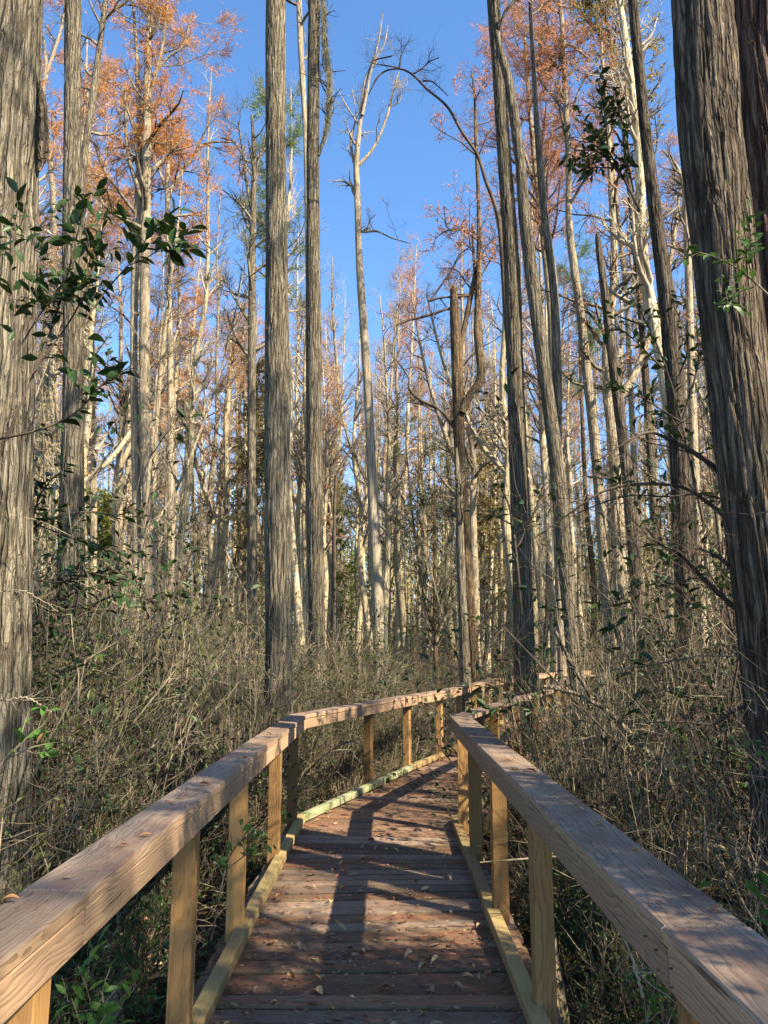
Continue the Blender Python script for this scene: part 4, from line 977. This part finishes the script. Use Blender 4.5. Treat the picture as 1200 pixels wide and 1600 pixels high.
sprig('leafy_branch', 'hanging cluster of dark leaves against the sky at upper right', 'branch',
  [lmo([(1000, 330, 5), (975, 280, 4), (950, 235, 3.4), (925, 200, 2.6), (905, 190, 1.6)], 7), lmo([(975, 280, 4), (940, 240, 3), (905, 235, 2), (885, 245, 1.4)], 7), lmo([(950, 235, 3), (945, 180, 2.4), (935, 130, 1.6)], 7),
   lmo([(990, 300, 3), (975, 220, 2.4), (965, 160, 1.5)], 7.1), lmo([(965, 262, 3), (935, 262, 2), (905, 262, 1.3)], 7)], .085, .25, .26, 'dark', .3, extra=4, seed=11)
sprig('leafy_branch', 'dense curtain of dark vine leaves over the thin trunks left of the massive trunk', 'branch',
  [lmo([(1100, 820, 6), (1065, 660, 4), (1035, 560, 3), (1003, 490, 2.4), (980, 452, 1.6)], 6.2), lmo([(1065, 660, 4), (1090, 570, 3), (1088, 505, 1.8)], 6.3), lmo([(1040, 580, 3), (990, 530, 2.4), (955, 505, 1.5)], 6.1),
   lmo([(1065, 660, 3), (1000, 620, 2.4), (950, 600, 1.6)], 6), lmo([(1085, 720, 3), (1040, 645, 2.4), (985, 655, 1.6)], 6.2), lmo([(1050, 610, 3), (1075, 540, 2.4), (1050, 470, 1.6)], 6.4)], .075, .28, .45, 'dark', .25, extra=2, seed=21)
sprig('leafy_branch', 'dark leafy branch tip in front of the foot of the leaning pair of trunks', 'branch',
  [lmo([(815, 960, 5), (806, 860, 4), (795, 790, 3), (775, 748, 1.8)], 9), lmo([(806, 860, 4), (835, 800, 3), (850, 760, 1.6)], 9), lmo([(800, 820, 3), (770, 805, 2.4), (752, 812, 1.6)], 9)], .085, .28, .5, 'dark', .2, extra=2, seed=22)
sprig('leafy_branch', 'dark leafy branch low across the foot of the second trunk from the left', 'branch',
  [lmo([(40, 990, 5), (90, 940, 4), (150, 915, 3), (215, 905, 2)], 6), lmo([(120, 960, 4), (180, 930, 3), (240, 935, 2), (300, 915, 1.4)], 6.2), lmo([(90, 1010, 4), (110, 930, 3), (125, 880, 2), (150, 850, 1.4)], 6.1)], .08, .28, .42, 'dark', .2, extra=2, seed=23)
sprig('leafy_branch', 'green leafy sprig growing across the massive trunk at right', 'branch',
  [lmo([(1210, 470, 4), (1178, 440, 3), (1150, 418, 2.4), (1118, 402, 2), (1085, 392, 1.4)], 3.75), lmo([(1178, 440, 3), (1166, 395, 2), (1160, 350, 1.4)], 3.8), lmo([(1178, 448, 3), (1140, 462, 2), (1120, 478, 1.4)], 3.7)],
  .055, .28, .38, 'mid', .3, twig=M_TWIG, extra=1, seed=12)
sprig('leafy_plant', 'bright green leaves beside the first post under the left railing', 'plant',
  [lmo([(150, 1760, 4), (148, 1620, 3), (140, 1560, 2.4), (122, 1510, 1.6)], 3.1), lmo([(160, 1740, 4), (165, 1600, 3), (160, 1550, 2), (175, 1505, 1.4)], 3.1), lmo([(150, 1700, 3), (125, 1600, 2.4), (112, 1560, 1.6)], 3.0)],
  .062, .2, .6, 'green', .35, twig=M_TWIG, seed=13)
sprig('leafy_plant', 'green and yellowing leaves in front of the base of the leftmost trunk', 'plant',
  [lmo([(-30, 1230, 4), (10, 1185, 3), (45, 1150, 2.4), (72, 1130, 1.6)], 3.6), lmo([(10, 1185, 3), (50, 1168, 2), (85, 1160, 1.4)], 3.6)], .055, .2, .6, 'green', .4, twig=M_TWIG, odd={3: 'orange'}, seed=14)
sprig('leafy_plant', 'green leafy stem reaching out past the third post of the left railing', 'plant',
  [lmo([(330, 1470, 3), (352, 1360, 2.6), (375, 1315, 2), (415, 1298, 1.3)], 4.4), lmo([(352, 1360, 2), (385, 1335, 2), (405, 1325, 1.3)], 4.4)], .05, .2, .6, 'green', .45, twig=M_TWIG, seed=15)
sprig('leafy_plant', 'small green-leaved plant under the right railing near the lower right corner', 'plant',
  [lmo([(1000, 1760, 4), (1010, 1600, 3), (1022, 1550, 2), (1030, 1520, 1.4)], 3.3), lmo([(1000, 1720, 3), (1040, 1610, 2.4), (1062, 1555, 1.4)], 3.3)], .055, .2, .6, 'green', .4, twig=M_TWIG, seed=16)
sprig('leafy_plant', 'green leaves poking up just above the right rail at the photo edge', 'plant',
  [lmo([(1150, 1560, 4), (1140, 1470, 3), (1125, 1425, 1.6)], 2.9), lmo([(1175, 1560, 4), (1180, 1450, 3), (1190, 1395, 1.6)], 2.9)], .06, .15, .8, 'green', .5, twig=M_TWIG, seed=17)
sprig('leafy_plant', 'small bright sprig against the base of the massive trunk at right', 'plant',
  [lmo([(1240, 1190, 3), (1205, 1165, 2), (1172, 1156, 1.2)], 3.6)], .05, .15, .8, 'green', .4, twig=M_TWIG, seed=18)
# arching cane and fallen stems right of the railing
for nm, lb, pts, Y, mt in (('dead_sapling', 'long pale dead stem sloping down to the right behind the right railing', [(850, 1072, 4), (906, 1087, 6), (953, 1115, 8), (1000, 1162, 10), (1037, 1203, 11), (1075, 1290, 12)], 6.6, M_BARK),
                      ('dead_sapling', 'straight thin pole leaning behind the right railing toward the leaning trunks', [(866, 985, 5), (895, 1040, 7), (925, 1094, 7), (960, 1180, 8)], 7.2, M_BARK),
                      ('dead_sapling', 'short white broken twig sticking up under the right railing', [(920, 1418, 2.5), (940, 1430, 3), (958, 1440, 3.5), (985, 1490, 4), (1005, 1560, 5)], 3.3, M_TWIGL),
                      ('dead_sapling', 'reddish upright cane just beyond the right railing', [(1045, 1255, 2), (1047, 1300, 2.4), (1049, 1400, 3)], 5.2, M_DROPR),
                      ('dead_sapling', 'thin pale arched twig crossing the leftmost trunk', [(0, 1096, 2.5), (38, 1090, 2.6), (60, 1100, 2), (82, 1113, 1.3)], 4.0, M_TWIGL),
                      ('dead_sapling', 'pale twig bowed across the leftmost trunk at eye level', [(0, 925, 2), (30, 922, 2.4), (60, 935, 2), (90, 955, 1.2)], 4.0, M_TWIGL)):
    B = lmo(pts, Y); b0 = B[-1, :3].copy(); t = thing(nm, lb, 'branch', tuple(b0)); m = MB(); C = catmull(shift(B, b0), 30)
    V, q = tubes(C[None, :, :3]+rg.normal(size=(1, 30, 3))*.003, C[None, :, 3], 7); m.add(V, q, 0, True); m.obj('shaft', mt, t)
    P1, R1 = grow(rg, C[None, :, :3], C[None, :, 3], 9, .05, .8, .22, .7, 5, .25, .05, .45, .3, .3, .0016); m = MB(); V, q = tubes(P1, R1, 4); m.add(V, q, 0, True); m.obj('twigs', mt, t, kind='stuff')
def stump(label, x, y, h, r):
    t = thing('cypress_knee', label, 'stump', (x, y, GZ)); mb = MB()
    A = np.array([[0, 0, -.15, r*1.3], [.01, 0, h*.3, r*1.05], [.0, .02, h*.7, r*.8], [.02, .01, h, r*.42]]); trunk(A, mb, 28, 40, 8, .012, 5, .3); mb.obj('bark', M_PALE, t)
stump('pale lichen-covered stump between two posts of the right railing', .98, 5.0, .66, .085)
stump('small pale stump right of the nearest post of the right railing', 1.12, 3.95, .45, .07)
stump('knobby stump half hidden left of the left railing', -1.5, 4.6, .5, .09)

rg = np.random.default_rng(29)
# ------------------------------------------------------------------ fallen leaves on the boardwalk and rails
FL = {k: [leaf_mesh('fallen_leaf', 1, w_, mt, c, f, cu, i+20) for i, (w_, c, f, cu) in enumerate(((.42, -.12, .35, .2), (.5, .25, .5, .5), (.36, -.1, .8, .3), (.6, .1, .15, -.2)))] for k, mt in
      (('orange', M_DROP), ('tan', M_DROPT), ('red', M_DROPR), ('yellow', M_DROPY))}
def dropleaf(x, y, z, L, key, label, group=None, v=None, up=None):
    o = link('fallen_leaf', FL[key][rg.integers(0, 4) if v is None else v], None, (x, y, z+.006+L*.10), None, label, 'leaf', group)
    o.scale = (L, L, L*(.55 if z > .5 else .9)); o.rotation_euler = (rg.normal()*.25, rg.normal()*.2 if up is None else up, rg.random()*6.283); return o
def rp(px, py, z): d = ray(px, py); t = (z-H)/d[2]; return d[0]*t, d[1]*t
for px, py, L, k, v, lb in ((30, 1408, .035, 'orange', 1, 'upright curled orange leaf on the left rail next to the leftmost trunk'), (97, 1373, .02, 'tan', 3, 'small round tan leaf on the left rail'),
      (217, 1308, .032, 'orange', 0, 'ragged bright orange leaf on the left rail'), (200, 1322, .024, 'red', 2, 'thin red-brown leaf just below the ragged orange leaf on the left rail'),
      (272, 1262, .035, 'orange', 2, 'pale orange leaf halfway up the left rail'), (288, 1248, .03, 'red', 1, 'dark curled leaf above the pale orange leaf on the left rail'),
      (310, 1227, .05, 'red', 2, 'flat red-brown leaf farther up the left rail'), (383, 1184, .05, 'red', 0, 'red-brown leaf where the left rail narrows with distance'), (425, 1151, .05, 'orange', 0, 'farthest small leaf on the left rail before the bend'),
      (996, 1329, .028, 'orange', 1, 'small crumpled orange leaf on the right rail, uphill of the long orange one'), (1070, 1384, .032, 'red', 2, 'curled red-brown leaf beside the small yellow leaf on the right rail'),
      (1064, 1402, .020, 'yellow', 3, 'tiny pale yellow leaf on the right rail'), (1092, 1397, .05, 'orange', 0, 'long curled bright orange leaf on the right rail'), (1122, 1418, .036, 'red', 3, 'flat russet leaf just below the long orange leaf on the right rail'),
      (928, 1287, .035, 'tan', 1, 'tan leaf near the middle of the right rail'), (899, 1265, .035, 'yellow', 2, 'pale yellow-tan leaf near the middle of the right rail'), (820, 1206, .055, 'red', 1, 'red-brown leaf on the far half of the right rail'),
      (803, 1203, .045, 'orange', 3, 'orange-brown leaf beside the red-brown one on the far half of the right rail'), (785, 1188, .05, 'orange', 0, 'farthest orange leaf on the right rail')):
    x, y = rp(px, py, 1.004); q_ = dropleaf(x, y, 1.0, L*1.3, k, lb, None, v)
for px, py, L, k, v, lb in ((443, 1441, .032, 'orange', 3, 'small bright orange leaf near the left kerb'), (658, 1393, .065, 'yellow', 3, 'pale yellow oval leaf on the planks near the right kerb'), (678, 1480, .06, 'tan', 3, 'greenish-tan oval leaf on the planks left of the right kerb'),
      (648, 1507, .05, 'orange', 2, 'red-orange rolled leaf in the sun patch on the planks'), (448, 1534, .065, 'orange', 1, 'curled pale orange leaf on the planks at lower left'), (555, 1561, .03, 'yellow', 3, 'small yellowish round leaf near the bottom of the planks'),
      (722, 1530, .06, 'orange', 2, 'orange-tan leaf in the sun at lower right of the planks'), (748, 1528, .06, 'tan', 1, 'pale curled leaf touching the shade at lower right of the planks')):
    x, y = rp(px, py, .0); dropleaf(x, y, .0, L, k, lb, None, v)
names = {'orange': ('small dry orange leaf among many on the planks', 'dry orange leaves on the planks'), 'tan': ('small dry tan leaf among many on the planks', 'dry tan leaves on the planks'),
         'red': ('small dark red-brown leaf among many on the planks', 'dark leaves on the planks'), 'yellow': ('small pale yellow leaf among many on the planks', 'pale yellow leaves on the planks')}
for _ in range(230):
    y = 3.3+8*rg.random()**1.6; u = rg.random(); u = u**.6 if rg.random() < .5 else 1-u**.6
    xl = np.interp(y, LINE_L[:, 1], LINE_L[:, 0]); xr = np.interp(y, LINE_R[:, 1], LINE_R[:, 0]); x = xl+.05+(xr-xl-.1)*u
    k = str(rg.choice(['tan', 'orange', 'red', 'yellow'], p=[.45, .17, .3, .08])); dropleaf(x, y, .001, .028+.05*rg.random()**1.5, k, names[k][0], names[k][1])
def deck_litter():
    m = MB()
    for cnt, k, L, W in ((7000, 0, .065, .0025), (1300, 1, .026, .015), (2400, 2, .028, .015)):
        y = 2.9+13*rg.random(cnt)**1.3; s = np.interp(y, LINE_L[:, 1], LINE_L[:, 0]); e = np.interp(y, LINE_R[:, 1], LINE_R[:, 0])
        c = rg.random((70, 2)); i = rg.integers(0, 70, cnt); u = np.where(rg.random(cnt) < .6, np.clip(c[i, 0]+rg.normal(size=cnt)*.12, .02, .98), rg.random(cnt))
        y = np.where(rg.random(cnt) < .6, 2.9+11*c[i, 1]**1.3+rg.normal(size=cnt)*.25, y); s = np.interp(y, LINE_L[:, 1], LINE_L[:, 0]); e = np.interp(y, LINE_R[:, 1], LINE_R[:, 0])
        o = np.column_stack([s+.01+(e-s-.02)*u, y, .006+.006*rg.random(cnt)]); d = np.column_stack([rg.normal(size=(cnt, 2)), rg.normal(size=cnt)*.06])
        V, q = quads(o, d, np.tile([0, 0, 1.], (cnt, 1))+rg.normal(size=(cnt, 3))*.2, L*(.5+rg.random(cnt)), W); m.add(V, q, k)
    for P, sd_ in ((LINE_L, -1), (LINE_R, 1)):
        cnt = 420; y = 1.3+8*rg.random(cnt)**1.5; x = np.interp(y, P[:, 1], P[:, 0])+sd_*(.01+.12*rg.random(cnt))
        o = np.column_stack([x, y, 1.008+.003*rg.random(cnt)]); d = np.column_stack([rg.normal(size=(cnt, 2)), rg.normal(size=cnt)*.04])
        V, q = quads(o, d, np.tile([0, 0, 1.], (cnt, 1)), .03+.03*rg.random(cnt), .0011); m.add(V, q, 0)
    m.obj('needle_litter', [M_NEEDLE, M_DROPT, M_DROPR], kind='stuff', label='brown needles and leaf crumbs scattered over planks and rails')
deck_litter()

# ------------------------------------------------------------------ labels of the many: which side of the walk and how far back they stand
for o in [q for q in COL.objects if q.parent is None and q.get('group') and not q.get('kind')]:
    if o.get('category') not in ('tree', 'shrub', 'pine'): continue
    x, y = o.location[0], o.location[1]; px = 600+1200*x/max(y, .5)
    if o['category'] == 'shrub': side = 'left of the boardwalk' if x < np.interp(y, CL[:, 1], CL[:, 0]) else 'right of the boardwalk'
    else: side = 'in the left third of the photo' if px < 400 else 'in the middle third of the photo' if px < 800 else 'in the right third of the photo'
    far = (', close by' if y < 9 else ', at middle distance' if y < 18 else ', far back') if o['category'] == 'shrub' else (', nearer rows' if y < 32 else ', rear rows')
    if y < 1 or abs(px-600) > 760: side, far = 'outside the view beside the viewpoint', ''
    b = o['label'].replace(' in the undergrowth', '').replace(' at the edge of the boardwalk', '').replace(' beside the boardwalk', '').replace(' among many alike', '').replace(' in the sunlit woods behind', '').replace(' in the woods behind', '')
    o['label'] = b+' '+side+far; o['group'] = o['group'].replace(' beside the boardwalk', '')+' '+side+far
# patterns that were only copied from (never placed themselves) are taken out again
for flags, pats in ((used, protos), (uS, SH)):
    for f_, t_ in zip(flags, pats):
        if not f_:
            for c_ in list(t_.children): bpy.data.objects.remove(c_)
            bpy.data.objects.remove(t_)
